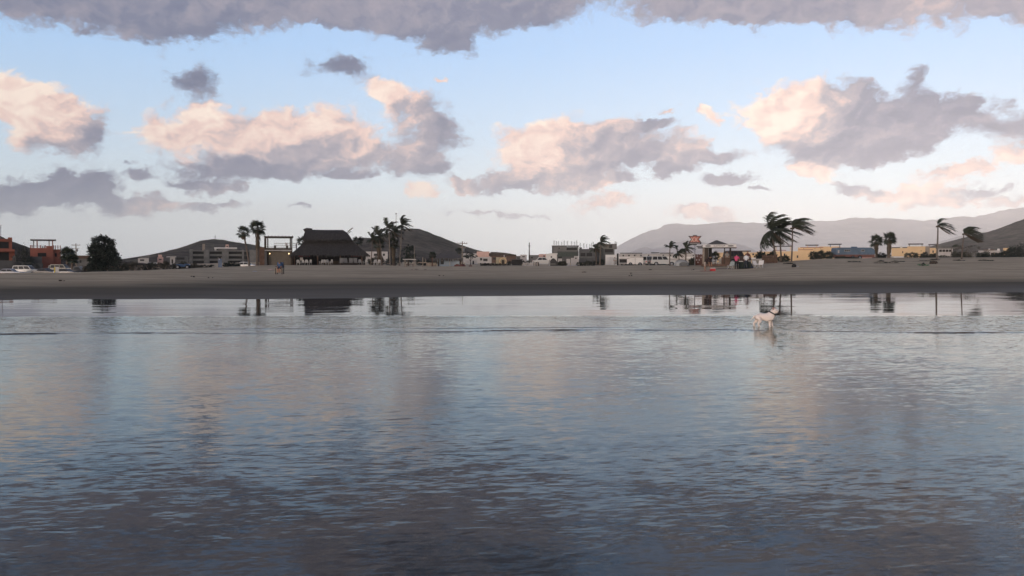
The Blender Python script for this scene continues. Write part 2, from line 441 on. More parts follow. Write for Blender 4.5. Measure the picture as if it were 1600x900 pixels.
def film_material():
    m = bpy.data.materials.new('wet_sand_film'); m.use_nodes = True
    t = NT(m.node_tree); m.node_tree.nodes.clear()
    out = t.n('ShaderNodeOutputMaterial')
    geo = t.n('ShaderNodeNewGeometry'); pos = geo.outputs['Position']
    c1 = t.noise(t.v('MULTIPLY', pos, (0.30, 4.5, 1)), 1.0, 4.0, 0.6, 0.0, out=1)
    c2 = t.noise(t.v('MULTIPLY', pos, (0.10, 0.55, 1)), 1.0, 2.0, 0.5, 0.0, out=1)
    s = t.v('ADD', t.v('MULTIPLY', t.v('SUBTRACT', c1, (.5, .5, .5)), (0.003, 0.032, 0)),
            t.v('MULTIPLY', t.v('SUBTRACT', c2, (.5, .5, .5)), (0.002, 0.016, 0)))
    nrm = t.v('NORMALIZE', t.v('ADD', geo.outputs['Normal'], s))
    fr = t.n('ShaderNodeFresnel'); fr.inputs['IOR'].default_value = 1.333; t.put(fr.inputs['Normal'], nrm)
    gl = t.n('ShaderNodeBsdfGlossy'); gl.inputs['Roughness'].default_value = 0.012; t.put(gl.inputs['Normal'], nrm)
    df = t.n('ShaderNodeBsdfDiffuse'); df.inputs['Color'].default_value = (0.085, 0.075, 0.07, 1)
    mx = t.n('ShaderNodeMixShader')
    t.put(mx.inputs[0], fr.outputs[0]); t.put(mx.inputs[1], df.outputs[0]); t.put(mx.inputs[2], gl.outputs[0])
    m.node_tree.links.new(mx.outputs[0], out.inputs[0])
    return m
xf = np.linspace(-60, 60, 241)
vf = np.linspace(0, 1, 30)
e0 = edge(xf) - 0.6
sh = shore_y(xf) + 3.0
Yf = e0[None, :] * (1 - vf[:, None]) + sh[None, :] * vf[:, None]
Pf = np.stack([np.repeat(xf[None, :], 30, 0), Yf, np.full_like(Yf, 0.0)], -1)
film = tag(link('wet_sand', gridmesh('wet_sand', Pf, film_material())), kind='structure')

# ------------------------------------------------------------------ hills
def scrub(name, a, b, scale):
    m = bpy.data.materials.new(name); m.use_nodes = True
    t = NT(m.node_tree); m.node_tree.nodes.clear()
    bs = t.n('ShaderNodeBsdfPrincipled'); out = t.n('ShaderNodeOutputMaterial')
    geo = t.n('ShaderNodeNewGeometry')
    n1_ = t.noise(geo.outputs['Position'], scale, 8.0, 0.7)
    n2_ = t.noise(geo.outputs['Position'], scale * .12, 4.0, 0.6)
    c = t.ramp(t.m('ADD', t.m('MULTIPLY', n1_, .65), t.m('MULTIPLY', n2_, .35)), [(0.36, a), (0.62, b)])
    t.put(bs.inputs['Base Color'], c); bs.inputs['Roughness'].default_value = 1.0; bs.inputs['Specular IOR Level'].default_value = 0.0
    m.node_tree.links.new(bs.outputs[0], out.inputs[0])
    return m
def hill(name, label, Y, prof, depth, m, rough=0.06, seed=1, n=220, peak=0.45):
    """a ridge whose skyline follows prof [(px, py)...] at distance Y, with slopes falling to both sides"""
    px = np.array([a for a, _ in prof], float); py = np.array([b for _, b in prof], float)
    q = np.linspace(px[0], px[-1], n)
    h = CAM_H - (np.interp(q, px, py) - HORIZON) / F_PX * Y
    x = (q - 800) / F_PX * Y
    rows = np.concatenate([np.linspace(-1, 0, 26), np.linspace(0.08, 1, 12)])
    P = np.zeros((len(rows), n, 3))
    hmax = max(h.max(), 1)
    sc = 9.0 / depth
    for i, r in enumerate(rows):
        f = (1 - abs(r)) ** 1.25 if r < 0 else (1 - r)
        gul = (fbm(x * sc + 3, np.full(n, r * 5.0), 5, seed) - .5) * 2
        jit = (fbm(x * sc * 6, np.full(n, r * 22.0), 4, seed + 7) - .5) * 2
        edge_ = np.clip(h / hmax, 0, 1)
        z = h * f + hmax * rough * gul * 2.2 * (abs(r) * (1 - abs(r)) * 2) * edge_ + hmax * rough * .22 * jit * edge_
        P[i, :, 0] = x * (1 + r * depth / Y * .5)
        P[i, :, 1] = Y + r * depth + gul * depth * .05 * (abs(r) > 0)
        P[i, :, 2] = z if abs(r) < 1 else -6
    o = link(name, gridmesh(name, P, m, smooth=True))
    return tag(o, kind='structure')
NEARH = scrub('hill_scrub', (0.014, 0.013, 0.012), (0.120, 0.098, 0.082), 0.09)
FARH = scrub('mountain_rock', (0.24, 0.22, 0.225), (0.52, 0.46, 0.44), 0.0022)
hill('hill', None, 300, [(-60, 352), (0, 368), (22, 378), (42, 385), (62, 394), (100, 402), (125, 400), (140, 407), (190, 408), (215, 413)], 60, NEARH, .05, 2)
hill('hill', None, 900, [(225, 416), (262, 402), (280, 392), (305, 381), (322, 375), (336, 373.4), (352, 375.5), (372, 379), (395, 382), (420, 388), (470, 398), (540, 412)], 330, NEARH, .09, 5)
hill('hill', None, 800, [(500, 412), (530, 390), (550, 376), (566, 371.5), (580, 371.5), (592, 370), (606, 364), (625, 358.5), (640, 357), (655, 357.5), (668, 362), (690, 371), (715, 381), (740, 389), (760, 394), (790, 402), (830, 414)], 320, NEARH, .08, 9)
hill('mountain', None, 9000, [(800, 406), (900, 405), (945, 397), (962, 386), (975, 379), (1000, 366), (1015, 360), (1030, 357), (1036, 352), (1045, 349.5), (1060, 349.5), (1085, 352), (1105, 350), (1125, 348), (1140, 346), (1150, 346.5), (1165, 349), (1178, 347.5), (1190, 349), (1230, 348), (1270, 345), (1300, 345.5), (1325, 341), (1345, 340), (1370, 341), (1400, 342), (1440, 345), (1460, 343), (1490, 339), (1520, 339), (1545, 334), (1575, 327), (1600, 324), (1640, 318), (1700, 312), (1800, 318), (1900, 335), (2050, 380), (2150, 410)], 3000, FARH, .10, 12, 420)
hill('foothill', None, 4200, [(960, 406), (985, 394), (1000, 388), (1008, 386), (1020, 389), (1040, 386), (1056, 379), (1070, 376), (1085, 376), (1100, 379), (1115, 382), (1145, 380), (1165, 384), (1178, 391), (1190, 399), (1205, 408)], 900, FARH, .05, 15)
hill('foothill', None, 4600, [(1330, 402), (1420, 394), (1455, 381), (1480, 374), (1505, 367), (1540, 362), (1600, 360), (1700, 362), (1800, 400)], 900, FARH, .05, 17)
hill('hill', None, 1000, [(1370, 404), (1440, 390), (1480, 378), (1500, 373), (1520, 368), (1535, 364), (1555, 359), (1567, 354), (1580, 349), (1600, 342), (1640, 330), (1720, 318), (1800, 330), (1950, 400)], 380, NEARH, .08, 19)

# ------------------------------------------------------------------ haze
def build_haze():
    m = bpy.data.materials.new('haze'); m.use_nodes = True
    t = NT(m.node_tree); m.node_tree.nodes.clear()
    out = t.n('ShaderNodeOutputMaterial'); pv = t.n('ShaderNodeVolumePrincipled')
    pv.inputs['Color'].default_value = (0.94, 0.97, 1.0, 1); pv.inputs['Density'].default_value = HAZE
    pv.inputs['Anisotropy'].default_value = -0.5
    m.node_tree.links.new(pv.outputs[0], out.inputs['Volume'])
    x0, x1, y0, y1, z0, z1 = -13500, 13500, -700, 13200, -8.0, 760.0
    v = [(x, y, z) for z in (z0, z1) for x, y in ((x0, y0), (x1, y0), (x1, y1), (x0, y1))]
    f = [(0, 3, 2, 1), (4, 5, 6, 7), (0, 1, 5, 4), (1, 2, 6, 5), (2, 3, 7, 6), (3, 0, 4, 7)]
    tag(link('haze', pymesh('haze', v, f, m)), kind='stuff')
HAZE = 0.85e-4

# ================================================================== builders for the things on the beach
class MB:
    """collects shapes with their materials and links them as ONE mesh object"""
    def __init__(s): s.v = []; s.f = []; s.mi = []; s.mats = []; s.sm = []
    def _m(s, m):
        if m not in s.mats: s.mats.append(m)
        return s.mats.index(m)
    def add(s, verts, faces, m, smooth=False):
        o = len(s.v); s.v += [tuple(q) for q in verts]
        i = s._m(m)
        for f in faces: s.f.append(tuple(o + k for k in f)); s.mi.append(i); s.sm.append(smooth)
        return s
    def box(s, x0, x1, y0, y1, z0, z1, m, rot=None):
        v = [Vector((x, y, z)) for z in (z0, z1) for x, y in ((x0, y0), (x1, y0), (x1, y1), (x0, y1))]
        if rot is not None:
            c = Vector(((x0 + x1) / 2, (y0 + y1) / 2, (z0 + z1) / 2)); v = [c + rot @ (q - c) for q in v]
        return s.add(v, [(0, 3, 2, 1), (4, 5, 6, 7), (0, 1, 5, 4), (1, 2, 6, 5), (2, 3, 7, 6), (3, 0, 4, 7)], m)
    def tube(s, pts, rad, m, n=8, cap=True):
        pts = [Vector(q) for q in pts]; rad = list(rad) if hasattr(rad, '__len__') else [rad] * len(pts)
        V = []; up = Vector((0.02, 1, 0.03))
        for i, q in enumerate(pts):
            d = (pts[min(i + 1, len(pts) - 1)] - pts[max(i - 1, 0)]).normalized()
            if abs(d.dot(up)) > .97: up = Vector((1, 0, 0.1))
            a = d.cross(up).normalized(); b = d.cross(a)
            for k in range(n):
                t = 2 * math.pi * k / n; V.append(q + (a * math.cos(t) + b * math.sin(t)) * rad[i])
        Fc = [(i * n + k, i * n + (k + 1) % n, (i + 1) * n + (k + 1) % n, (i + 1) * n + k) for i in range(len(pts) - 1) for k in range(n)]
        if cap: Fc += [tuple(range(n - 1, -1, -1)), tuple((len(pts) - 1) * n + k for k in range(n))]
        return s.add(V, Fc, m, True)
    def prism(s, poly, y0, y1, m):
        """polygon in x,z pulled along y"""
        n = len(poly)
        v = [(x, y0, z) for x, z in poly] + [(x, y1, z) for x, z in poly]
        return s.add(v, [tuple(range(n)), tuple(range(2 * n - 1, n - 1, -1))] + [(k, n + k, n + (k + 1) % n, (k + 1) % n) for k in range(n)], m)
    def mesh(s, name):
        me = bpy.data.meshes.new(name); me.from_pydata(s.v, [], s.f); me.update()
        for q in s.mats: me.materials.append(q)
        me.polygons.foreach_set('material_index', s.mi); me.polygons.foreach_set('use_smooth', s.sm)
        bm = bmesh.new(); bm.from_mesh(me); bmesh.ops.recalc_face_normals(bm, faces=bm.faces); bm.to_mesh(me); bm.free()
        return me
    def build(s, name, parent=None, loc=None, rz=0.0): return link(name, s.mesh(name), parent, loc, rz)

def empty(name, loc, label, cat, group=None, rz=0.0):
    o = bpy.data.objects.new(name, None); COL.objects.link(o); o.location = loc; o.rotation_euler.z = rz
    o.empty_display_size = 0.2
    return tag(o, label, cat, group)
class Thing:
    """a thing whose parts are given by the photo's columns and rows at its own distance Y"""
    def __init__(s, name, label, cat, px, Y, group=None, z=None):
        s.Y = Y; b = on(px, Y)
        if z is not None: b.z = z
        s.phi = math.atan2(b.x, b.y); s.px0 = px; s.o = empty(name, b, label, cat, group, -s.phi)   # turned to face along its own line of sight
    def x(s, px): return (px - s.px0) / F_PX * s.Y * math.cos(s.phi)
    def z(s, py): return -0.4 if py is None else at(800, py, s.Y).z - s.o.location.z
    def box(s, name, m, x0, x1, y0, y1, d0, d1, parent=None):
        return MB().box(s.x(x0), s.x(x1), d0, d1, s.z(y1), s.z(y0), m).build(name, parent or s.o)
    def window(s, x0, x1, y0, y1, d, frame, pane, name='window', fw=0.07):
        X0, X1, Z0, Z1 = s.x(x0), s.x(x1), s.z(y1), s.z(y0)
        b = MB()
        b.box(X0, X0 + fw, d - .05, d + .02, Z0, Z1, frame); b.box(X1 - fw, X1, d - .05, d + .02, Z0, Z1, frame)
        b.box(X0 + fw, X1 - fw, d - .048, d + .02, Z0, Z0 + fw, frame); b.box(X0 + fw, X1 - fw, d - .048, d + .02, Z1 - fw, Z1, frame)
        w = b.build(name, s.o)
        MB().box(X0 + fw, X1 - fw, d - .012, d + .018, Z0 + fw, Z1 - fw, pane).build('pane', w)
        return w

M_ = mat
CONC = M_('raw_concrete', (0.135, 0.132, 0.13), .9, .3, .6, .1)
CONCD = M_('dark_concrete', (0.08, 0.08, 0.083), .9, .3, .6, .1)
DARK = M_('black_and_painted_shade', (0.012, 0.012, 0.014), .6, .3, 2.0, .2)  # near-black: shade inside rooms put into the colour; also the black hut
GLASS = M_('window_glass', (0.016, 0.017, 0.020), .3, .2, 2.0, .22)
WHITE = M_('white_paint', (0.58, 0.56, 0.55), .6, .1, 1.2, .3)
DWHITE = M_('weathered_white', (0.38, 0.36, 0.355), .7, .18, 1.2, .2)
ORANGE = M_('terracotta_plaster', (0.235, 0.088, 0.066), .9, .15, .8, .1)
YELLOW = M_('ochre_plaster', (0.60, 0.43, 0.26), .9, .12, .5, .1)
PINK = M_('pink_plaster', (0.50, 0.33, 0.29), .9, .15, .6, .1)
WOOD = M_('dark_timber', (0.045, 0.034, 0.028), .8, .35, 3.0, .2, stretch=(1, 1, .2))
PALEWOOD = M_('pale_timber', (0.24, 0.20, 0.165), .85, .3, 3.0, .2)
BROWN = M_('brown_board', (0.10, 0.062, 0.048), .85, .3, 2.0, .2)
THATCH = M_('palm_thatch', (0.044, 0.041, 0.041), .95, .75, 5.0, .05, bump=.12, stretch=(1.5, 1.5, .4))
THATCHG = M_('grey_thatch', (0.085, 0.080, 0.080), .95, .45, 6.0, .05, bump=.04, stretch=(1.5, 1.5, .4))
TRUNK = M_('palm_trunk', (0.115, 0.092, 0.078), .95, .35, 4.0, .05, bump=.02, stretch=(1, 1, 3))
TRUNKP = M_('pale_palm_trunk', (0.15, 0.13, 0.115), .95, .3, 4.0, .05, stretch=(1, 1, 3))
BARK = M_('bark', (0.06, 0.048, 0.04), .95, .35, 4.0, .05)
FROND = M_('palm_frond', (0.026, 0.034, 0.022), .55, .45, 1.5, .3)
FRONDD = M_('dry_frond', (0.085, 0.066, 0.048), .8, .4, 1.5, .1)
LEAFD = M_('dark_leaves', (0.014, 0.022, 0.018), .6, .6, 1.2, .3)
LEAF = M_('scrub_leaves', (0.036, 0.038, 0.028), .7, .5, 1.0, .2)
LEAFG = M_('grey_scrub_leaves', (0.060, 0.055, 0.044), .8, .5, 1.0, .1)
BLACK = M_('black_rubber', (0.012, 0.012, 0.013), .7, .3, 3.0, .3)
METAL = M_('grey_metal', (0.20, 0.20, 0.205), .5, .2, 3.0, .5)
CHROME = M_('wheel_alloy', (0.32, 0.32, 0.33), .4, .2, 6.0, .5, .6)
BLUEP = M_('blue_paint', (0.035, 0.075, 0.16), .6, .25, 2.0, .3)
PALEBLUE = M_('pale_blue_wall', (0.25, 0.30, 0.36), .8, .2, 1.2, .2)
RED = M_('red_plastic', (0.42, 0.035, 0.035), .5, .15, 3.0, .4)
PLASTIC = M_('white_plastic', (0.34, 0.33, 0.32), .5, .1, 3.0, .4)
SKIN = M_('skin', (0.30, 0.155, 0.10), .6, .1, 6.0, .3)
HAIR = M_('dark_hair', (0.012, 0.010, 0.009), .6, .3, 12.0, .3)
rnd = random.Random(5)

# ---------------------------------------------------------------- plants
def frond_mesh(length, az, elv, wind, grav, rs, width=0.32, m=FROND, n=16):
    """a feather palm leaf: a rib that bends with weight and wind, and narrow leaflets down both sides"""
    d = Vector((math.cos(az) * math.cos(elv), math.sin(az) * math.cos(elv), math.sin(elv)))
    q = Vector((0, 0, 0)); pts = [q.copy()]; ds = length / n; dirs = [d.copy()]
    for i in range(n):
        d = (d + Vector((wind, wind * .12, 0)) * ds / length * 2.0 + Vector((0, 0, -grav)) * ds / length * (0.6 + 1.8 * i / n)).normalized()
        q = q + d * ds; pts.append(q.copy()); dirs.append(d.copy())
    b = MB(); b.tube(pts[::3] + [pts[-1]], [0.035 * (1 - .8 * k / (len(pts[::3]))) for k in range(len(pts[::3]) + 1)], m, 4)
    V = []; Fc = []
    for i in range(2, n):
        for h in (0.0, 0.5):
            c = pts[i] + (pts[min(i + 1, n)] - pts[i]) * h; dd = dirs[i]
            side = dd.cross(Vector((0, 0, 1)))
            side = side.normalized() if side.length > .05 else Vector((0, 1, 0))
            s = (i + h) / n; L = width * length * (0.35 + 1.5 * s * (1.25 - s)) * rs.uniform(.8, 1.15)
            for sg in (-1, 1):
                ld = (side * sg * .75 + dd * .65 + Vector((wind * .55, 0, -.35)) + Vector((rs.uniform(-.12, .12), rs.uniform(-.12, .12), rs.uniform(-.15, .1)))).normalized()
                w = dd * 0.05
                k = len(V); V += [c - w, c + w, c + ld * L * .6 + w * .7 + Vector((0, 0, -.02)), c + ld * L + Vector((wind * .1, 0, -.10 * L))]
                Fc.append((k, k + 1, k + 3)); Fc.append((k + 1, k + 2, k + 3))
    b.add(V, Fc, m)
    return b.mesh('frond')
def trunk_mesh(path, r0, r1, m):
    pts = []; rr = []
    P = [Vector(q) for q in path]; n = 12
    for i in range(n + 1):
        t = i / n
        if len(P) == 3: q = P[0] * (1 - t) ** 2 + P[1] * 2 * t * (1 - t) + P[2] * t * t
        else: q = P[0].lerp(P[1], t)
        pts.append(q); rr.append((r0 * (1 - t) + r1 * t) * (1 + .06 * math.sin(i * 2.7)) * (1.35 if i == 0 else 1))
    return MB().tube(pts, rr, m, 9).mesh('trunk')
def coconut_palm(label, px, Y, top, n=18, length=2.2, wind=0.9, r=.13, seed=1, base_px=None, group=None, tm=TRUNK, elr=(-.5, 1.35), fm=FROND, coconuts=True, azs=None, grav=.75):
    """px, top: column and row of the crown's heart; base_px: column of the foot"""
    rs = random.Random(seed)
    base = on(base_px if base_px is not None else px, Y)
    o = empty('coconut_palm', base, label, 'palm tree', group)
    tp = at(px, top, Y) - base
    mid = Vector((tp.x * .35 + rs.uniform(-.15, .15), 0, tp.z * .55))
    link('trunk', trunk_mesh([(0, 0, -.3), mid, tp], r, r * .55, tm), o)
    for k in range(n):
        a = (azs[k] if azs else 2 * math.pi * (k + rs.uniform(-.3, .3)) / n * 2.0)
        e = elr[0] + (elr[1] - elr[0]) * (k + .5) / n
        f = link('frond', frond_mesh(length * rs.uniform(.8, 1.1), a, e, wind, grav, rs, m=fm if not (k < n * .12) else FRONDD), o)
        f.location = tp
    if coconuts:
        b = MB()
        for k in range(5):
            a = k * 1.3; c = tp + Vector((.16 * math.cos(a), .16 * math.sin(a), -.16))
            b.tube([c + Vector((0, 0, .11)), c + Vector((0, 0, .05)), c, c - Vector((0, 0, .06)), c - Vector((0, 0, .12))], [.03, .09, .11, .08, .02], FRONDD, 6)
        b.build('coconut_bunch', o)
    return o
def fan_leaf_mesh(rad, rs, m, pet):
    """a round palm leaf split into fingers, on a stalk"""
    b = MB(); b.tube([(0, 0, 0), (pet * .5, 0, .03), (pet, 0, 0)], [.03, .022, .018], m, 4)
    V = []; Fc = []; n = 15
    for k in range(n):
        a = (k - (n - 1) / 2) / n * 4.2; L = rad * (1 - .12 * abs(k - n / 2) / n) * rs.uniform(.85, 1.1)
        d = Vector((math.cos(a), math.sin(a), .12 - .25 * abs(a) / 2)); s = Vector((-math.sin(a), math.cos(a), 0)) * rad * .085
        c = Vector((pet, 0, 0)); i = len(V)
        V += [c, c + d * L * .55 - s, c + d * L * .55 + s, c + d * L + Vector((0, 0, -.25 * L))]
        Fc += [(i, i + 1, i + 2), (i + 1, i + 3, i + 2)]
    b.add(V, Fc, m)
    return b.mesh('leaf')
def fan_palm(label, px, Y, top, n=22, rad=.62, pet=.55, wind=0.35, r=.17, seed=1, base_px=None, group=None, skirt=0.0, tm=TRUNK, fm=FROND):
    rs = random.Random(seed)
    base = on(base_px if base_px is not None else px, Y); o = empty('fan_palm', base, label, 'palm tree', group)
    tp = at(px, top, Y) - base
    link('trunk', trunk_mesh([(0, 0, -.3), Vector((tp.x * .3, 0, tp.z * .5)), tp], r * 1.15, r * .8, tm), o)
    meshes = [fan_leaf_mesh(rad, rs, fm, pet) for _ in range(3)]
    for k in range(n):
        a = 2.39996 * k; e = -0.75 + 2.1 * (k + .5) / n
        d = Vector((math.cos(a) * math.cos(e) + wind * .7, math.sin(a) * math.cos(e), math.sin(e) - .08)).normalized()
        f = link('leaf', meshes[k % 3], o); f.location = tp + d * .05
        up = Vector((0, 0, 1)) if abs(d.z) < .95 else Vector((1, 0, 0))
        y = up.cross(d).normalized(); z = d.cross(y)
        f.rotation_euler = (Matrix((d, y, z)).transposed() @ Matrix.Rotation(rs.uniform(-.5, .5), 3, 'X')).to_euler()
        sc = rs.uniform(.8, 1.1); f.scale = (sc, sc, sc)
    if skirt:
        V = []; Fc = []
        for k in range(130):
            a = rs.uniform(0, 6.283); t = rs.random(); h = tp.z - .05 - t * skirt; rr = r + .08 + .30 * (1 - t) * rs.uniform(.4, 1.1)
            c = Vector((tp.x * h / max(tp.z, .1) + math.cos(a) * rr * .6, math.sin(a) * rr * .6, h))
            d = Vector((math.cos(a) * .25 + .05, math.sin(a) * .25, -1)) * rs.uniform(.35, .6); s = Vector((-math.sin(a), math.cos(a), 0)) * .09
            i = len(V); V += [c - s * .4, c + s * .4, c + d + s, c + d - s]; Fc.append((i, i + 1, i + 2, i + 3))
        MB().add(V, Fc, FRONDD).build('dead_leaf_skirt', o)
    return o
def foliage(lobes, n, size, rs, m, spiky=False):
    """leaf-sized faces spread through lumpy volumes, denser toward their surfaces"""
    V = []; Fc = []
    tot = sum((a[1][0] * a[1][1] * a[1][2]) ** .667 for a in lobes)
    for c, rad in lobes:
        k = int(n * (rad[0] * rad[1] * rad[2]) ** .667 / tot)
        # sub-clumps make light and dark groups
        cl = []
        for _ in range(max(6, k // 26)):
            u = Vector((rs.gauss(0, 1), rs.gauss(0, 1), rs.gauss(0, 1))).normalized() * (rs.uniform(.55, 1.0))
            cl.append((u, rs.uniform(.12, .30)))
        for _ in range(k):
            u, s = rs.choice(cl)
            w = u + Vector((rs.gauss(0, 1), rs.gauss(0, 1), rs.gauss(0, 1))) * s * .55
            q = Vector((c[0] + w.x * rad[0], c[1] + w.y * rad[1], c[2] + w.z * rad[2]))
            if q.z < 0.02: continue
            a = Vector((rs.gauss(0, 1), rs.gauss(0, 1), rs.gauss(0, .6)))
            if spiky: a = w * 1.3 + a * .5
            a = a.normalized() * size * rs.uniform(.6, 1.3)
            b = a.cross(Vector((rs.gauss(0, 1), rs.gauss(0, 1), rs.gauss(0, 1)))).normalized() * a.length * .42
            i = len(V); V += [q - a * .5, q + b * .5, q + a * .7, q - b * .5]; Fc.append((i, i + 1, i + 2, i + 3))
    return MB().add(V, Fc, m)
def tree(label, px, Y, lobes, n, size, m, name='broadleaf_tree', cat='tree', seed=1, group=None, trunk_h=None, spiky=False, tr=.14):
    """lobes in metres around the foot: ((x, y, z), (rx, ry, rz))"""
    rs = random.Random(seed); b = on(px, Y); o = empty(name, b, label, cat, group)
    zc = sum(l[0][2] for l in lobes) / len(lobes)
    t = MB(); t.tube([(0, 0, -.2), (0.03, 0, zc * .5), (.0, .0, zc)], [tr * 1.2, tr * .9, tr * .5], BARK, 8)
    for l in lobes[:6]:
        t.tube([(0.02, 0, zc * .45), Vector(l[0]) * .6 + Vector((0, 0, zc * .2)), l[0]], [tr * .6, tr * .4, tr * .15], BARK, 5)
    t.build('trunk' if cat == 'tree' else 'stem', o)
    foliage(lobes, n, size, rs, m, spiky).build('crown' if cat == 'tree' else 'foliage', o)
    return o
def shrub(label, px0, px1, top, Y, m=LEAF, n=900, size=.16, seed=1, name='shrub', group=None, sink=.1):
    u = Y / F_PX; b = on((px0 + px1) / 2, Y); w = (px1 - px0) * u / 2; h = max(.25, at(800, top, Y).z - b.z)
    rs = random.Random(seed); L = []; n = int(n * 2.4); size *= .8
    k = max(2, int(w / h * 1.6) + 1)
    for i in range(k):
        x = (-w + 2 * w * (i + .5) / k) * .8; hh = h * rs.uniform(.72, 1.0) if i != k // 2 else h
        L.append(((x, rs.uniform(-.2, .2) * h, hh * .5), (max(w / k * 1.25, .2), h * .45, hh * .52)))
    return tree(label, (px0 + px1) / 2, Y, L, n, size, m, name, 'shrub', seed, group, tr=.05)

# ---------------------------------------------------------------- vehicles
def car(label, px, Y, length, paint, kind='sedan', rz=0.0, group=None, z=None, glass=GLASS, name='car', cat='car'):
    """side-on road car: body shell, glasshouse, four wheels, lamps; nose toward +x"""
    b = on(px, Y)
    if z is not None: b.z = z
    o = empty(name, b, label, cat, group, rz)
    L = length / 2; W2 = .86
    low = {'sedan': 0.93, 'suv': 1.05, 'pickup': 1.05, 'van': 1.1}[kind]; roof = {'sedan': 1.43, 'suv': 1.78, 'pickup': 1.72, 'van': 2.0}[kind]
    prof = {'sedan': [(-L, .45), (-L, .85), (-L * .97, low), (-L * .55, low + .02), (L * .38, low), (L * .93, low - .14), (L, .66), (L, .42), (L * .8, .30), (-L * .8, .30)],
            'suv': [(-L, .5), (-L, .95), (-L * .97, low), (L * .40, low + .02), (L * .92, low - .06), (L, .80), (L, .48), (L * .8, .36), (-L * .8, .36)],
            'pickup': [(-L, .55), (-L, low), (-L * .25, low), (L * .45, low + .02), (L * .94, low - .05), (L, .85), (L, .5), (L * .8, .4), (-L * .8, .4)],
            'van': [(-L, .45), (-L, 1.0), (-L * .98, low), (L * .60, low), (L * .97, low - .15), (L, .8), (L, .45), (L * .8, .34), (-L * .8, .34)]}[kind]
    bd = MB(); n = len(prof)
    rings = [(-W2, .96), (-W2 * .96, 1.0), (W2 * .96, 1.0), (W2, .96)]
    V = []; cz = .65
    for y, s in rings: V += [(x * (s if abs(y) == W2 else 1), y, cz + (zz - cz) * (s if abs(y) == W2 else 1)) for x, zz in prof]
    Fc = [tuple(range(n)), tuple(range(3 * n, 4 * n))]
    for r in range(3): Fc += [(r * n + k, r * n + (k + 1) % n, (r + 1) * n + (k + 1) % n, (r + 1) * n + k) for k in range(n)]
    bd.add(V, Fc, paint); bd.build('body', o)
    cab = {'sedan': (-L * .72, -L * .40, L * .12, L * .46), 'suv': (-L * .98, -L * .90, L * .18, L * .44), 'pickup': (-L * .26, -L * .18, L * .22, L * .48), 'van': (-L * .98, -L * .94, L * .35, L * .66)}[kind]
    def cabin(inset, z0, z1, xi, m, nm, parent):
        a, b_, c, d = cab; q = MB(); wt_ = W2 * .80 + inset; wb = W2 * .95 + inset
        lo = [(a + xi, -wb, z0), (d - xi, -wb, z0), (d - xi, wb, z0), (a + xi, wb, z0)]; hi = [(b_ + xi, -wt_, z1), (c - xi, -wt_, z1), (c - xi, wt_, z1), (b_ + xi, wt_, z1)]
        q.add(lo + hi, [(0, 3, 2, 1), (4, 5, 6, 7), (0, 1, 5, 4), (1, 2, 6, 5), (2, 3, 7, 6), (3, 0, 4, 7)], m)
        return q.build(nm, parent)
    cabin(0, low - .04, roof, 0, paint, 'cabin', o)
    a, b_, c, d = cab; h0, h1 = low + .06, roof - .13
    def xat(z, left):                                   # cabin edge at height z
        t = (z - low + .04) / (roof - low + .04)
        return a + (b_ - a) * t if left else d + (c - d) * t
    npan = {'sedan': 2, 'suv': 3, 'pickup': 1, 'van': 1}[kind]
    for sg in (-1, 1):
        for k in range(npan):
            f0, f1 = (k + .06) / npan, (k + .94) / npan
            q = []
            for f, zz in ((f0, h0), (f1, h0), (f1, h1), (f0, h1)):
                xl, xr = xat(zz, True) + .09, xat(zz, False) - .09
                if kind == 'van': xl = xr - 1.0
                t = (zz - low + .04) / (roof - low + .04); y = (W2 * .95 + (W2 * .80 - W2 * .95) * t + .006) * sg
                q.append((xl + (xr - xl) * f, y, zz))
            q2 = [(x, y - .02 * sg, zz) for x, y, zz in q]
            MB().add(q + q2, [(0, 1, 2, 3), (7, 6, 5, 4), (0, 4, 5, 1), (1, 5, 6, 2), (2, 6, 7, 3), (3, 7, 4, 0)], glass).build('side_window', o)
    for left, nm in ((False, 'windscreen'), (True, 'rear_window')):
        s = 1 if not left else -1; q = []
        for zz, wf in ((h0, .86), (h1, .74)):
            x = xat(zz, left) + .008 * s
            q += [(x, -W2 * wf, zz), (x, W2 * wf, zz)]
        q2 = [(x - .03 * s, y, zz) for x, y, zz in q]
        MB().add(q + q2, [(0, 1, 3, 2), (4, 6, 7, 5), (0, 4, 5, 1), (1, 5, 7, 3), (3, 7, 6, 2), (2, 6, 4, 0)], glass).build(nm, o)
    wr = .33 if kind == 'sedan' else .38
    for sx in (-.62, .62):
        for sg in (-1, 1):
            w = MB().tube([(sx * L, sg * W2 * .78, wr), (sx * L, sg * (W2 + .015), wr)], wr, BLACK, 16).build('wheel', o)
            MB().tube([(sx * L, sg * (W2 + .012), wr), (sx * L, sg * (W2 + .03), wr)], wr * .6, CHROME, 12).build('rim', w)
    for sg in (-1, 1):
        MB().box(L - .06, L + .012, sg * .66 - .14, sg * .66 + .14, .68, .80, WHITE).build('headlight', o)
        MB().box(-L - .012, -L + .06, sg * .70 - .10, sg * .70 + .10, .72, .90, RED).build('tail_light', o)
    return o

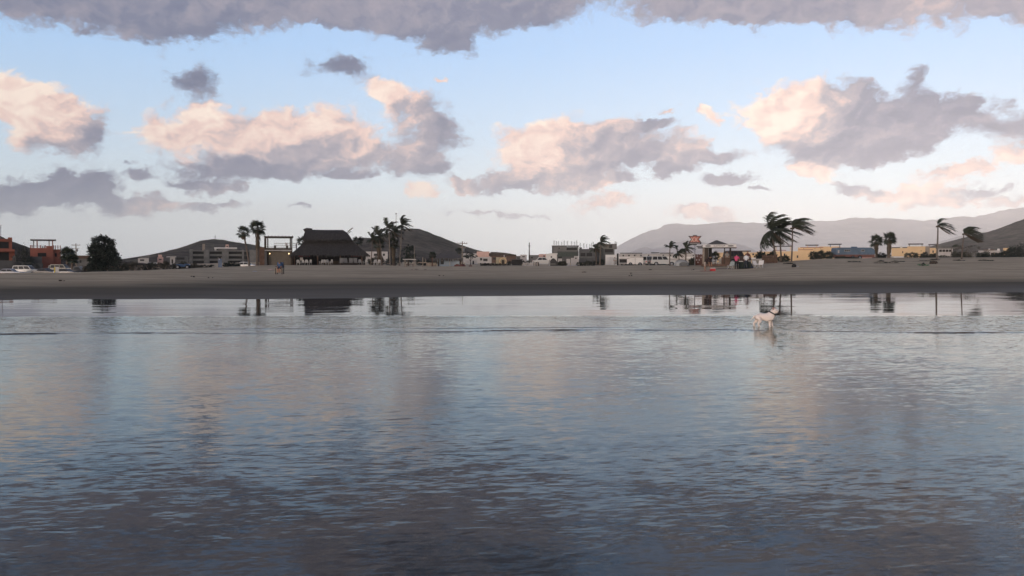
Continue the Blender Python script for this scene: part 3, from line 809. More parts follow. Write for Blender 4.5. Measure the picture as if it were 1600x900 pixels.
# ---------------------------------------------------------------- people and animals: one skinned body from a posed skeleton
def skinned(name, J, E, sub=2):
    """J: {joint: ((x, y, z), radius)}, E: bones -> one continuous evaluated mesh"""
    keys = list(J); me = bpy.data.meshes.new(name + '_bones')
    me.from_pydata([J[k][0] for k in keys], [(keys.index(a), keys.index(b)) for a, b in E], [])
    o = bpy.data.objects.new(name + '_bones', me); COL.objects.link(o)
    sk = o.modifiers.new('skin', 'SKIN'); sk.use_smooth_shade = True; sk.branch_smoothing = .35
    for k, v in enumerate(me.skin_vertices[0].data):
        v.radius = (J[keys[k]][1], J[keys[k]][1]) if not hasattr(J[keys[k]][1], '__len__') else J[keys[k]][1]; v.use_root = (k == 0)
    ss = o.modifiers.new('sub', 'SUBSURF'); ss.levels = sub; ss.render_levels = sub
    dg = bpy.context.evaluated_depsgraph_get(); dg.update()
    out = bpy.data.meshes.new_from_object(o.evaluated_get(dg)); out.name = name
    bpy.data.objects.remove(o); bpy.data.meshes.remove(me)
    out.shade_smooth()
    return out
def shell(body, name, test, m, grow, parent):
    """a garment: the part of the body surface that passes test, lifted off the skin"""
    V = []; Fc = []; ix = {}
    for p_ in body.polygons:
        if test(p_.center):
            f = []
            for vi in p_.vertices:
                if vi not in ix:
                    ix[vi] = len(V); v = body.vertices[vi]; V.append(v.co + v.normal * grow)
                f.append(ix[vi])
            Fc.append(tuple(f))
    if not Fc: return None
    o = link(name, pymesh(name, [tuple(v) for v in V], Fc, m, True), parent)
    so = o.modifiers.new('thickness', 'SOLIDIFY'); so.thickness = grow * .8; so.offset = -1
    return o
def seg_near(c, J, bones):
    best, bk = 9, None
    for a, b in bones:
        A, B = Vector(J[a][0]), Vector(J[b][0]); d = B - A; t = max(0, min(1, (c - A).dot(d) / max(d.length_squared, 1e-6)))
        q = (c - A - d * t).length
        if q < best: best, bk = q, (a, b)
    return bk
BONES = [('pelvis', 'belly'), ('belly', 'chest'), ('chest', 'neck'), ('neck', 'head'), ('head', 'crown'),
         ('chest', 'shL'), ('shL', 'elL'), ('elL', 'haL'), ('chest', 'shR'), ('shR', 'elR'), ('elR', 'haR'),
         ('pelvis', 'hiL'), ('hiL', 'knL'), ('knL', 'anL'), ('anL', 'toL'), ('pelvis', 'hiR'), ('hiR', 'knR'), ('knR', 'anR'), ('anR', 'toR')]
RAD = dict(pelvis=.135, belly=.13, chest=.15, neck=.06, head=.085, crown=.07, shL=.07, elL=.048, haL=.038, shR=.07, elR=.048, haR=.038,
           hiL=.095, knL=.065, anL=.045, toL=.035, hiR=.095, knR=.065, anR=.045, toR=.035)
def person(label, loc, pose, shirt, trousers, rz=0.0, group=None, hair=HAIR, sleeves=True, long_legs=True):
    o = empty('person', loc, label, 'person', group, rz)
    J = {k: (pose[k], RAD[k]) for k in RAD}
    me = skinned('body', J, BONES); me.materials.append(SKIN)
    body = link('body', me, o)
    cut = .0 if long_legs else .5
    def legtest(c):
        b = seg_near(c, J, BONES)
        return b[0] in ('pelvis', 'hiL', 'hiR') and b[1] != 'belly' or (long_legs and b[0] in ('knL', 'knR'))
    def shirttest(c):
        b = seg_near(c, J, BONES)
        return (b[0] in ('pelvis', 'belly') and b[1] in ('belly', 'chest')) or b[0] == 'chest' or (sleeves and b[0] in ('shL', 'shR'))
    H = Vector(pose['head']); up = (Vector(pose['crown']) - Vector(pose['neck'])).normalized()
    fwd = Vector(pose['face']) if 'face' in pose else Vector((0, -1, 0))
    shell(me, 'trousers' if long_legs else 'shorts', legtest, trousers, .014, o)
    shell(me, 'shirt', shirttest, shirt, .018, o)
    shell(me, 'hair', lambda c: (c - H).dot(up) > -.02 and (c - H).length < .22 and (c - H).dot(fwd) < .035, hair, .02, o)
    # face and fingers
    nose = MB().tube([H + fwd * .075 + up * .03, H + fwd * .115 - up * .012, H + fwd * .08 - up * .02], [.010, .016, .010], SKIN, 5); nose.build('nose', body)
    for hand, elb in (('haL', 'elL'), ('haR', 'elR')):
        hp = Vector(pose[hand]); d = (hp - Vector(pose[elb])).normalized(); s = d.cross(Vector((0.2, .9, .1))).normalized()
        b = MB()
        for k in range(4): b.tube([hp + s * (k - 1.5) * .02, hp + d * .06 + s * (k - 1.5) * .022, hp + d * (.10 - .008 * abs(k - 1)) + s * (k - 1.5) * .02 + Vector((0, 0, -.015))], [.011, .010, .007], SKIN, 5)
        b.tube([hp + s * .03, hp + s * .055 + d * .03, hp + s * .05 + d * .06], [.012, .010, .008], SKIN, 5)
        b.build('fingers', body)
    return o
def standing(lean=0.0, tw=0.0, arms=((-.22, -.10, .95), (.22, -.10, .95)), h=1.68, stride=.06):
    s = h / 1.68; hip = .88 * s
    P = dict(pelvis=(0, 0, hip), belly=(0, -lean * .12, hip + .16 * s), chest=(0, -lean * .30, hip + .38 * s), neck=(0, -lean * .45, hip + .54 * s),
             head=(0, -lean * .55, hip + .66 * s), crown=(0, -lean * .60, hip + .73 * s),
             shL=(-.17, -lean * .34, hip + .45 * s), shR=(.17, -lean * .34, hip + .45 * s),
             hiL=(-.09, 0, hip - .06), hiR=(.09, 0, hip - .06), knL=(-.10, -stride * .5, .46 * s), knR=(.10, stride * .2, .46 * s),
             anL=(-.11, -stride * .3, .07), anR=(.11, stride, .07), toL=(-.12, -stride - .12, .035), toR=(.12, stride - .13, .035))
    for k, a in (('L', arms[0]), ('R', arms[1])):
        sh = Vector(P['sh' + k]); ha = Vector(a); mid = (sh + ha) / 2 + Vector((.05 if k == 'R' else -.05, .07, -.02))
        P['el' + k] = tuple(mid); P['ha' + k] = a
    return P
def seated(seat=.45, arms=((-.16, -.38, .62), (.16, -.38, .62)), lean=.0):
    P = dict(pelvis=(0, 0, seat + .10), belly=(0, -.02 - lean * .1, seat + .26), chest=(0, -.03 - lean * .25, seat + .47), neck=(0, -.04 - lean * .35, seat + .63), head=(0, -.05 - lean * .42, seat + .75),
             crown=(0, -.05 - lean * .45, seat + .82), shL=(-.17, -.03 - lean * .28, seat + .54), shR=(.17, -.03 - lean * .28, seat + .54),
             hiL=(-.09, -.06, seat + .08), hiR=(.09, -.06, seat + .08), knL=(-.11, -.46, seat + .07), knR=(.11, -.46, seat + .07),
             anL=(-.11, -.48, max(.07, seat - .38)), anR=(.11, -.48, max(.07, seat - .38)), toL=(-.12, -.62, max(.035, seat - .42)), toR=(.12, -.62, max(.035, seat - .42)))
    for k, a in (('L', arms[0]), ('R', arms[1])):
        P['ha' + k] = a; sh = Vector(P['sh' + k]); P['el' + k] = tuple((sh + Vector(a)) / 2 + Vector((.05 if k == 'R' else -.05, .08, -.05)))
    return P

# ================================================================== the place, left to right
def block(name, label, Y, x0, x1, top, m, depth=8.0, windows=(), doors=(), roof=None, cat='house', group=None, frame=None, boxes=()):
    """walls from the ground to row `top`; windows/doors as photo rectangles; roof = (material, overhang m, thickness m)"""
    T = Thing(name, label, cat, (x0 + x1) / 2, Y, group)
    T.box('wall', m, x0, x1, top, None, 0, depth)
    for w in windows: T.window(*w, 0.0, frame or m, GLASS)
    for d in doors: T.window(*d, 0.0, frame or m, DARK, 'door')
    if roof:
        rm, ov, th = roof
        MB().box(T.x(x0) - ov, T.x(x1) + ov, -ov, depth + ov, T.z(top) + .003, T.z(top) + th, rm).build('roof', T.o)
    for (nm, bm_, a, b, c, d, e, f) in boxes: T.box(nm, bm_, a, b, c, d, e, f)
    return T

# ---- left: terracotta houses, garden wall, parked cars
T = Thing('terracotta_house', 'terracotta house with stepped parapet and roof antenna at the far left', 'house', 0, 166)
T.box('wall', ORANGE, -40, 24, 393, None, 2.4, 9); T.box('wall', ORANGE, -40, 20, 376, 393.4, 1.6, 9)
T.box('parapet', ORANGE, -40, 14, 373, 376.4, 1.0, 9.3); T.box('parapet', ORANGE, 14, 20.5, 370.5, 376.2, 1.2, 9.2)
T.box('terrace_slab', ORANGE, -40, 24, 389.5, 393, -.2, 2.6)
T.window(-14, 15, 377.5, 388, 1.6, WOOD, DARK); T.window(-16, 15, 394, 407, 2.4, WOOD, DARK, 'door')
b = MB(); b.tube([(T.x(2.5), 3, T.z(374)), (T.x(2.5), 3, T.z(351.5))], .05, METAL, 6); b.tube([(T.x(0), 3, T.z(355)), (T.x(5), 3, T.z(355))], .03, METAL, 5); b.tube([(T.x(2.5), 3, T.z(352)), (T.x(4.5), 3, T.z(351))], .05, METAL, 5)
b.build('antenna', T.o)

T = Thing('terracotta_house', 'terracotta house with a slab roofed rooftop pergola above parked cars', 'house', 72, 168)
T.box('wall', ORANGE, 48, 84, 387.5, None, 0, 8); T.box('wall', ORANGE, 84, 96, 389.5, None, .6, 7.6)
T.window(59.5, 73, 395, 401, 0, WOOD, DARK); T.window(86.5, 89.5, 395.5, 401, .6, WOOD, DARK)
for x, d in ((53, 6.8), (59, .4), (78, 6.8), (83.2, .4)): T.box('pergola_post', DWHITE if d > 1 else ORANGE, x - .9, x + .9, 375.4, 388.4, d, d + .35)
T.box('pergola_roof', CONC, 48.3, 88.8, 374, 375.4, -.4, 7.6)
for x in (48.6, 51, 64, 71.5, 85, 87.8, 91.5, 95.2): T.box('parapet_pillar', ORANGE, x - .7, x + .7, 383.2, 389.6 if x > 84 else 387.6, .62 if x > 84 else .02, .95)
T.box('parapet', ORANGE, 73, 83.9, 384.2, 387.6, .05, .3)
b = MB()
for q in range(3): b.tube([(T.x(48), .2, T.z(383.5 + q)), (T.x(73), .2, T.z(383.5 + q))], .02, METAL, 4)
b.build('roof_railing', T.o)
for x in (66, 69.5): T.box('terrace_chair', DWHITE, x, x + 2.2, 384.8, 387.6, 1.6, 2.0)
T.box('side_wall', CONCD, 38, 66, 401, None, -2.2, -1.4)

T = Thing('garden_wall', 'long grey rendered garden wall behind the parked cars', 'wall', 30, 160)
v = [(T.x(-40), T.z(406.5)), (T.x(16), T.z(407)), (T.x(24), T.z(408)), (T.x(68), T.z(411.5)), (T.x(68), -.3), (T.x(-40), -.3)]
MB().prism(v, 0, .3, CONCD).build('wall', T.o)
b = MB(); xa, xb = T.x(20.2), T.x(25.2); zt = T.z(399.6)
b.box(xa, xa + .2, -.4, -.02, -.3, zt - .35, CONCD); b.box(xb - .2, xb, -.4, -.02, -.3, zt - .35, CONCD); b.prism([(xa, zt - .35), (xb, zt - .35), ((xa + xb) / 2 + .12, zt), ((xa + xb) / 2 - .12, zt)], -.4, -.02, CONCD)
b.build('arched_gate_pillar', T.o)
shrub('dark bushy shrubs between the two terracotta houses', 23, 48, 386, 163, LEAF, 1500, .30, 3)
shrub('low dark bush in front of the side wall of the pergola house', 36, 50, 400, 161, LEAFD, 700, .28, 4)
CARS = 'cars parked behind the beach on the left'
SILVER = M_('silver_car_paint', (0.25, 0.26, 0.30), .28, .04, 1, .6); WCAR = M_('white_car_paint', (0.42, 0.415, 0.41), .28, .04, 1, .5)
NAVY = M_('navy_car_paint', (0.02, 0.022, 0.032), .25, .05, 1, .6); TAN = M_('tan_car_paint', (0.26, 0.24, 0.20), .3, .05, 1, .5); MAROON = M_('maroon_car_paint', (0.05, 0.022, 0.02), .3, .05, 1, .5)
car('silver sedan parked nearest the left edge, nose to the right', 16, 147, 4.5, SILVER, 'sedan', 0.12, CARS, -1.05)
car('white long-roofed car parked behind the silver sedan', 43, 152, 5.0, WCAR, 'suv', 0.05, CARS, -.85)
car('dark blue hatchback parked between the white car and the white board', 72, 149, 4.1, NAVY, 'sedan', -0.1, CARS, -1.0)
car('tan off-road car behind the white board', 98, 156, 4.3, TAN, 'suv', 0.1, CARS, -.65)
car('black sedan parked in front of the tan car', 104, 148, 4.2, NAVY, 'sedan', 0.0, CARS, -1.05)
car('grey pickup truck parked below the small fan palm', 121, 152, 4.4, M_('grey_car_paint', (.06, .06, .066), .3, .05, 1, .5), 'pickup', 0.15, CARS, -.95)
car('pale pickup truck parked half hidden behind the dark hatchback', 83, 157, 4.6, M_('pale_car_paint', (.30, .30, .29), .3, .05, 1, .5), 'pickup', 0.0, CARS, -.8)
T = Thing('notice_board', 'white notice board with a yellow side strip among the parked cars', 'sign', 88, 140)
T.box('board', WHITE, 84.6, 92, 417, 428, 0, .12); T.box('side_strip', M_('yellow_paint', (.55, .42, .06), .6, .1), 84.7, 86.6, 417.3, 427.5, -.02, -.003)
for x in (85.5, 91): T.box('leg', PALEWOOD, x - .3, x + .3, 427.9, 432, .02, .1)
fan_palm('small bushy fan palm above the parked cars', 105, 158, 398, 26, 1.25, .7, .2, .25, 6)
fan_palm('low fan palm right of the pergola house', 113, 155, 405, 20, 1.0, .6, .2, .22, 8)
def utility_pole(label, px, Y, top, arm=1.5, bottom=None):
    T = Thing('utility_pole', label, 'utility pole', px, Y, 'utility poles')
    zt = T.z(top)
    MB().tube([(0, 0, -.5), (0, 0, zt)], [.17, .10], PALEWOOD, 8).build('pole', T.o)
    for k, dz_ in enumerate((.5, 1.3)):
        MB().box(-arm / (1 + .35 * k), arm / (1 + .35 * k), -.18, -.10, zt - dz_, zt - dz_ + .12, PALEWOOD).build('crossarm', T.o)
    for x in (-arm * .9, -arm * .45, arm * .45, arm * .9):
        MB().tube([(x, -.14, zt - .38), (x, -.14, zt - .30), (x, -.14, zt - .16)], [.04, .07, .03], DWHITE, 6).build('insulator', T.o)
    MB().tube([(.25, 0, zt - 2.1), (.25, 0, zt - 1.4)], .2, METAL, 8).build('transformer', T.o)
    return T
utility_pole('thin utility pole between the fan palms and the big round tree', 119.5, 210, 380.5, 1.0)
block('roofed_house', 'grey low house with a brown roof left of the big round tree', 240, 120, 140, 404, CONC, 8, windows=[(124, 128, 406, 411)], roof=(BROWN, .4, .9))

# ---- the big round tree
rs0 = random.Random(2); LB = [((0, 0, 3.0), (1.9, 1.7, 1.7)), ((.05, 0, 4.35), (1.5, 1.3, 1.3)), ((-1.15, 0, 3.4), (1.1, 1.1, 1.2)), ((1.35, 0, 2.7), (1.15, 1.1, 1.3)), ((-.9, .1, 1.6), (1.4, 1.2, 1.3)), ((.9, -.1, 1.5), (1.5, 1.2, 1.2)), ((.75, 0, 4.3), (.95, .9, 1.0)), ((-.2, -.5, 2.0), (1.5, 1.2, 1.6))]
LB = [((c[0] * 1.12, c[1], c[2] * 1.2), (r_[0] * 1.12, r_[1], r_[2] * 1.2)) for c, r_ in LB]
tree('big round dark green tree standing alone behind the beach', 161.5, 130, LB, 10000, .36, LEAFD, seed=3, spiky=True)
for k, (a, b_, t_, Y) in enumerate([(128, 150, 413, 135), (176, 200, 411, 138), (196, 222, 410, 150), (222, 246, 411, 152), (244, 268, 409, 150), (266, 292, 408, 148), (288, 312, 411, 146)]):
    shrub(['low brown scrub at the left foot of the round tree', 'low green scrub at the right foot of the round tree', 'dark scrub below the grey box house', 'dark scrub below the white hillside house',
           'dark scrub below the pink house', 'tall dark scrub left of the concrete apartment block', 'low scrub at the left corner of the concrete apartment block'][k], a, b_, t_, Y, LEAF if k % 2 else LEAFG, 900, .26, 20 + k, group='scrub along the back of the beach')
block('box_house', 'flat dark grey box house right of the round tree', 420, 196.5, 216, 405.5, CONCD, 10, windows=[(203, 209, 408, 412)])
T = block('white_house', 'white stepped house at the foot of the left hill', 460, 216, 233, 403.5, DWHITE, 10, windows=[(219, 226, 405, 408)]); T.box('upper_storey', CONC, 220, 233, 400.6, 403.4, 1, 8)
T = block('pink_house', 'small pink two storey house at the foot of the left hill', 470, 246, 255.5, 402, PINK, 9, windows=[(248.5, 253, 404.5, 406.5)]); T.box('upper_storey', PINK, 247.5, 253.5, 398, 402, 1, 7)
for k, (a, b_, t_) in enumerate([(211, 218, 411), (221, 225, 410), (231, 237, 409.5), (240, 246, 410)]):
    block('cottage', ['tiny pale cottage', 'smaller pale cottage second from the left', 'pale cottage third from the left', 'pale cottage nearest the pink house'][k] + ' in the far row below the left hill', 430, a, b_, t_, DWHITE, 6, windows=[(a + 1, b_ - 1.5, t_ + 1, t_ + 2.6)], group='row of pale cottages below the left hill')
T = block('gatehouse', 'pale gatehouse with a dark flat roofed wing left of the apartment block', 330, 266, 274, 402, DWHITE, 5, doors=[(268, 271, 405, 412)])
T.box('flat_roof', DWHITE, 260.5, 276, 400.6, 402, -.8, 5); T.box('wing', CONCD, 274, 294, 400.5, None, .4, 7); T.window(276, 289, 402, 406, .4, CONCD, DARK)

# ---- concrete apartment block (unfinished)
T = Thing('apartment_block', 'grey concrete apartment block with open dark floors below the left hill', 'building', 345, 370)
T.box('core_wall', CONCD, 297, 404, 391.5, None, 3.2, 14)
for y in (391.3, 398.4, 405.6, 412.6): T.box('floor_slab', CONC, 297, 404, y, y + 1.5, 0, 3.6)
for x0, x1 in ((297, 301.5), (319, 327.5), (347.5, 357.5), (379, 382), (391, 404)): T.box('pier', CONC, x0, x1, 390, None, -.35, 3.4)
for x0, x1 in ((302, 319), (328, 347), (358, 379)):
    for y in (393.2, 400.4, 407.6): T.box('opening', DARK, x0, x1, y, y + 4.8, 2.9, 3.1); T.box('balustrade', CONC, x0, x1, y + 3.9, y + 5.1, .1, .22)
T.box('roof_terrace', WHITE, 335, 371, 386.6, 388.2, 1, 6); T.box('terrace_wall', DWHITE, 335.5, 338.5, 388.2, 391.2, 1.1, 5.8); T.box('terrace_wall', CONC, 341, 371, 388.3, 391.2, 2.2, 5.8)
T.box('stair_tower', CONC, 297.5, 300.6, 390, 391.4, 1, 4); T.box('stair_tower', PALEWOOD, 316.5, 320.5, 381, 391.2, 6, 10)
block('hillside_house', 'small pale pink house high on the left hill', 620, 353, 358, 382, PINK, 6, windows=[(354, 357, 384, 386)])
T = Thing('hilltop_mast', 'tiny antenna mast on top of the left hill', 'mast', 337, 895, z=24.5)
b = MB(); b.tube([(0, 0, -2), (0, 0, 5.5)], [.35, .15], METAL, 5); b.box(-1.2, 1.2, -.1, .1, 3, 3.3, METAL); b.build('mast', T.o)

# ---- quad bike, blue board, car behind the palms
def quad_bike(label, px, Y, rz=0.0):
    o = empty('quad_bike', on(px, Y), label, 'quad bike', rz=rz)
    b = MB(); b.prism([(-.75, .45), (-.8, .62), (-.3, .68), (.1, .6), (.35, .72), (.72, .62), (.78, .45), (.3, .32), (-.3, .32)], -.24, .24, BLUEP); b.build('body', o)
    MB().box(-.55, .05, -.18, .18, .69, .80, BLACK).build('seat', o)
    for s in (-1, 1): MB().prism([(.25, .62), (.4, .72), (.75, .7), (.88, .55), (.8, .55), (.6, .66), (.4, .64)], s * .42 - .16, s * .42 + .16, BLUEP).build('fender', o)
    b = MB(); b.tube([(.28, 0, .6), (.16, 0, .98)], .03, BLACK, 6); b.tube([(.12, -.36, 1.02), (.16, 0, .98), (.12, .36, 1.02)], .02, BLACK, 6); b.build('handlebar', o)
    for x in (-.55, .58):
        for s in (-1, 1):
            w = MB().tube([(x, s * .32, .28), (x, s * .56, .28)], .28, BLACK, 14).build('wheel', o); MB().tube([(x, s * .555, .28), (x, s * .575, .28)], .14, CHROME, 10).build('rim', w)
    MB().box(-.86, -.5, -.3, .3, .74, .77, METAL).build('rear_rack', o); MB().box(.80, .86, -.14, .14, .56, .68, WHITE).build('headlight', o)
    return o
quad_bike('blue quad bike parked on the sand below the gatehouse', 286, 102, .25)
T = Thing('information_board', 'blue information board on two posts before the concrete apartment block', 'sign', 344, 104)
T.box('board', M_('dull_blue_board', (.10, .13, .19), .6, .15), 341, 347, 404, 418, 0, .08)
for x in (341.2, 346.4): T.box('post', PALEWOOD, x - .45, x + .45, 402, 424, .085, .16)
T.box('printed_sheet', DWHITE, 342, 343.6, 403.9, 406, -.015, -.003)
shrub('dark round bush right of the blue information board', 349, 360, 408, 118, LEAFD, 700, .2, 41)
shrub('low dark bush left of the two fan palms', 358, 376, 410, 119, LEAFD, 700, .2, 42)
car('white car half hidden behind the two fan palms', 385, 150, 4.2, WCAR, 'sedan', 0, None, .2)

# ---- two fan palms, terrace bar, palapa
fan_palm('shorter leaning fan palm left of the terrace bar', 379.5, 118, 363, 17, .70, .6, .15, .13, 31, 390, skirt=.5)
fan_palm('taller fan palm with a shaggy dead leaf skirt beside the terrace bar', 402.5, 119, 357, 24, .85, .7, .1, .20, 33, 402, skirt=2.6)
T = Thing('terrace_bar', 'two storey beach bar with timber roof terrace and two lit wall lamps', 'building', 437, 134)
PLAST = M_('dim_cream_plaster', (.12, .105, .09), .9, .2, 1.0, .1)
T.box('wall', PLAST, 418, 455.5, 392.2, None, .9, 5); T.box('pillar', CONCD, 413.5, 417.5, 391, None, .2, 5); T.box('pillar', WOOD, 454.5, 457.5, 391, None, .2, 5)
T.box('door', WOOD, 418.2, 420, 394, None, .86, .9); T.box('side_annex', BROWN, 405, 413.4, 386, None, 1.6, 5)
T.box('terrace_slab', DWHITE, 414, 456.5, 390.6, 391.6, -.5, 5); T.box('terrace_fascia', WOOD, 414.2, 456.3, 387.4, 390.5, -.2, -.05)
for x, d in ((416, .0), (418.4, 4.4), (454.2, .0), (457, 4.4), (413.6, 4.4)): T.box('terrace_post', WOOD, x - .9, x + .9, 371, 390.6, d, d + .2)
T.box('roof_beam', WOOD, 413.2, 459, 369.2, 371.2, -.25, -.05); T.box('roof_beam', WOOD, 413.2, 459, 369.3, 371.3, 4.4, 4.6)
for k in range(9): T.box('rafter', WOOD, 414 + k * 5.4, 415.2 + k * 5.4, 368.4, 369.2, -.5, 5)
for y in (379, 382, 385): T.box('rail', PALEWOOD, 428 if y < 384 else 417, 466, y, y + .7, 4.0 + .1 * (y - 379), 4.08 + .1 * (y - 379))
T.box('corner_post', WOOD, 463.5, 465.2, 379, 391, 4.2, 4.35)
for x in (430, 449): T.box('terrace_chair', WOOD, x - 1.6, x + 1.8, 383.6, 390.3, 1.2, 1.7)
T.box('terrace_chair', DWHITE, 446.5, 450, 378.8, 384, 2.4, 2.7)
LAMP = M_('lamp_glow', (.9, .7, .45), .5, .02, 1, .2, emit=((1.0, .72, .38), 4.0))
for x in (421.8, 451.8):
    c = Vector((T.x(x), .72, T.z(396.2))); b = MB(); b.tube([c + Vector((0, 0, q)) for q in (-.10, -.07, 0, .07, .10)], [.02, .055, .07, .055, .02], LAMP, 10); l = b.build('wall_lamp', T.o)
    MB().box(c.x - .05, c.x + .05, .78, .9, c.z - .04, c.z + .06, BLACK).build('lamp_bracket', l)
    ld = bpy.data.lights.new('lamp_light', 'POINT'); ld.energy = 0.8; ld.color = (1, .72, .4); ld.shadow_soft_size = .08
    lo = bpy.data.objects.new('lamp_light', ld); COL.objects.link(lo); lo.parent = T.o; lo.location = c + Vector((0, -.22, -.1))

T = Thing('palapa_restaurant', 'big palm thatched palapa restaurant with two tiered roof', 'building', 515, 136)
def hip(x0, x1, d0, d1, zb, X0, X1, D0, D1, zt, m, name, sag=.12, nrow=6, ncol=26, rag=.0, seed=1):
    """thatch roof tier: slopes sag a little, the lower edge is ragged"""
    rs = random.Random(seed); V = []; Fc = []; ring = []
    for r in range(nrow + 1):
        t = r / nrow; s = t - sag * math.sin(math.pi * t) * .5
        a, b_, c, d = x0 + (X0 - x0) * t, x1 + (X1 - x1) * t, d0 + (D0 - d0) * t, d1 + (D1 - d1) * t
        z = zb + (zt - zb) * s; pts = []
        for (p0, p1) in (((a, c), (b_, c)), ((b_, c), (b_, d)), ((b_, d), (a, d)), ((a, d), (a, c))):
            for k in range(ncol):
                f = k / ncol; j = rs.uniform(-1, 1) * (.035 if 0 < r < nrow else 0)
                zz = z + j + (rs.uniform(-rag, rag * .2) if r == 0 else 0) + (rs.uniform(-.05, .09) if r == nrow else 0)
                pts.append((p0[0] + (p1[0] - p0[0]) * f, p0[1] + (p1[1] - p0[1]) * f + j, zz))
        V += pts
    n = 4 * ncol
    for r in range(nrow):
        for k in range(n): Fc.append((r * n + k, r * n + (k + 1) % n, (r + 1) * n + (k + 1) % n, (r + 1) * n + k))
    Fc.append(tuple(nrow * n + k for k in range(n))); 
    o = MB().add(V, Fc, m).build(name, T.o)
    # hanging straw along the eaves
    W_ = []; G_ = []
    for k in range(n):
        A, B = Vector(V[k]), Vector(V[(k + 1) % n])
        for _ in range(4):
            q = A.lerp(B, rs.random()); s = (B - A).normalized() * rs.uniform(.04, .10); L = rs.uniform(.10, .42) * (1.0 if rag else .6); i = len(W_)
            out = Vector((q.x - (x0 + x1) / 2, q.y - (d0 + d1) / 2, 0)).normalized() * rs.uniform(-.02, .07)
            W_ += [q - s + Vector((0, 0, .08)), q + s + Vector((0, 0, .08)), q + s * .4 + out - Vector((0, 0, L)), q - s * .4 + out - Vector((0, 0, L))]; G_.append((i, i + 1, i + 2, i + 3))
    MB().add(W_, G_, m).build('eave_fringe', o)
    return o
hip(T.x(453), T.x(579), -.6, 9.5, T.z(398.6), T.x(481), T.x(547), 3.2, 6.2, T.z(371), THATCH, 'lower_roof', .10, rag=.16, seed=4)
hip(T.x(473), T.x(551.5), 1.5, 7.9, T.z(374.2), T.x(478), T.x(537), 4.3, 4.9, T.z(358.4), THATCH, 'upper_roof', -.35, 5, 22, .10, seed=5)
b = MB(); b.tube([(T.x(475.5), 4.6, T.z(361)), (T.x(480), 4.6, T.z(358.4)), (T.x(488), 4.6, T.z(358))], [.5, .42, .25], THATCH, 8); b.build('ridge_cap', T.o)
for x in (460.5, 496.5, 532, 566): T.box('post', BROWN, x - .9, x + .9, 396, None, .5, .72)
T.box('back_wall', DARK, 459, 571, 396, None, 7.5, 7.7); T.box('floor', BROWN, 456, 574, 415.2, 417, -.2, 8)  # back and side walls coloured near-black to paint in the shade under the roof
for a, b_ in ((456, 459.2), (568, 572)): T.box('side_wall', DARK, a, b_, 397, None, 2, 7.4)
for a, b_ in ((465, 485), (549, 566)): T.box('maroon_banner', M_('maroon_cloth', (.12, .03, .04), .9, .2), a, b_, 397.4, 401, .2, .24)
T.box('bar_counter', WOOD, 500, 530, 408, None, 5, 5.6); T.box('menu_board', DWHITE, 468.8, 473.4, 402.5, 407, 1.2, 1.25)
rs1 = random.Random(8)
def roof_shoot(px0, py0, px1, py1):
    a = Vector((T.x(px0), 4.4, T.z(py0))); d = Vector((T.x(px1), 4.4, T.z(py1)))
    f = link('stray_frond', frond_mesh((d - a).length, math.atan2(0, d.x - a.x), math.atan2(d.z - a.z, abs(d.x - a.x)), .15, .35, rs1, .28, FRONDD, 10), T.o); f.location = a
roof_shoot(541, 366, 549, 351); roof_shoot(543, 366, 548, 358)
fan_palm('small fan palm peeking out behind the left end of the palapa', 473, 150, 378, 14, .8, .6, -.3, .15, 35)
fan_palm('small fan palm peeking out behind the right end of the palapa', 559, 150, 377, 14, .75, .6, .2, .15, 36)

def plastic_chair(label, px, Y, rz, m=PLASTIC, group='plastic chairs in front of the palapa', z=None):
    p0 = on(px, Y)
    if z is not None: p0.z = z
    o = empty('plastic_chair', p0, label, 'chair', group, rz)
    MB().box(-.24, .24, -.24, .24, .40, .44, m).build('seat', o)
    MB().prism([(-.25, .45), (-.22, .86), (-.10, .92), (.10, .92), (.22, .86), (.25, .45)], .20, .25, m).build('backrest', o)
    for x in (-1, 1):
        for y in (-1, 1): MB().tube([(x * .20, y * .20, .41), (x * .25, y * .25, 0)], [.03, .022], m, 6).build('leg', o)
        b = MB(); b.box(x * .27 - .025, x * .27 + .025, -.22, .24, .62, .655, m); b.box(x * .27 - .02, x * .27 + .02, -.21, -.17, .42, .62, m); b.build('armrest', o)
    return o
for k, (px, rz) in enumerate([(466, .4), (472, -.5), (479, .2), (484, -.6), (502, -.7), (507, .2), (513, .9), (517, -.8), (563, .5), (571, -.6)]):
    plastic_chair('white plastic chair, ' + ['leftmost below the maroon banner', 'second from the left post', 'turned left beside the low table', 'just left of the second post', 'left of the pair by the middle of the palapa',
        'facing the beach in the middle of the palapa', 'turned right in the middle of the palapa', 'rightmost of the middle group', 'by the right corner post', 'standing alone right of the palapa'][k], px, 133.5 if k < 8 else 132, rz)
def lounger(label, px, Y, rz):
    o = empty('sun_lounger', on(px, Y), label, 'sun lounger', 'grey sun loungers in front of the palapa', rz)
    MB().box(-.32, .32, -1.15, .25, .26, .31, WOOD).build('frame', o); MB().box(-.30, .30, -1.12, .22, .314, .39, CONCD).build('cushion', o)
    b = MB(); V = [(x, .2 + t * .38 + d * .05, .36 + t * .78 - d * .03) for d in (0, 1) for x, t in ((-.31, 0), (.31, 0), (.31, 1), (-.31, 1))]
    b.add(V, [(0, 1, 2, 3), (7, 6, 5, 4), (0, 4, 5, 1), (1, 5, 6, 2), (2, 6, 7, 3), (3, 7, 4, 0)], CONC); b.build('backrest', o)
    for x in (-.28, .28):
        for y in (-1.05, .18): MB().box(x - .03, x + .03, y - .03, y + .03, 0, .258, WOOD).build('leg', o)
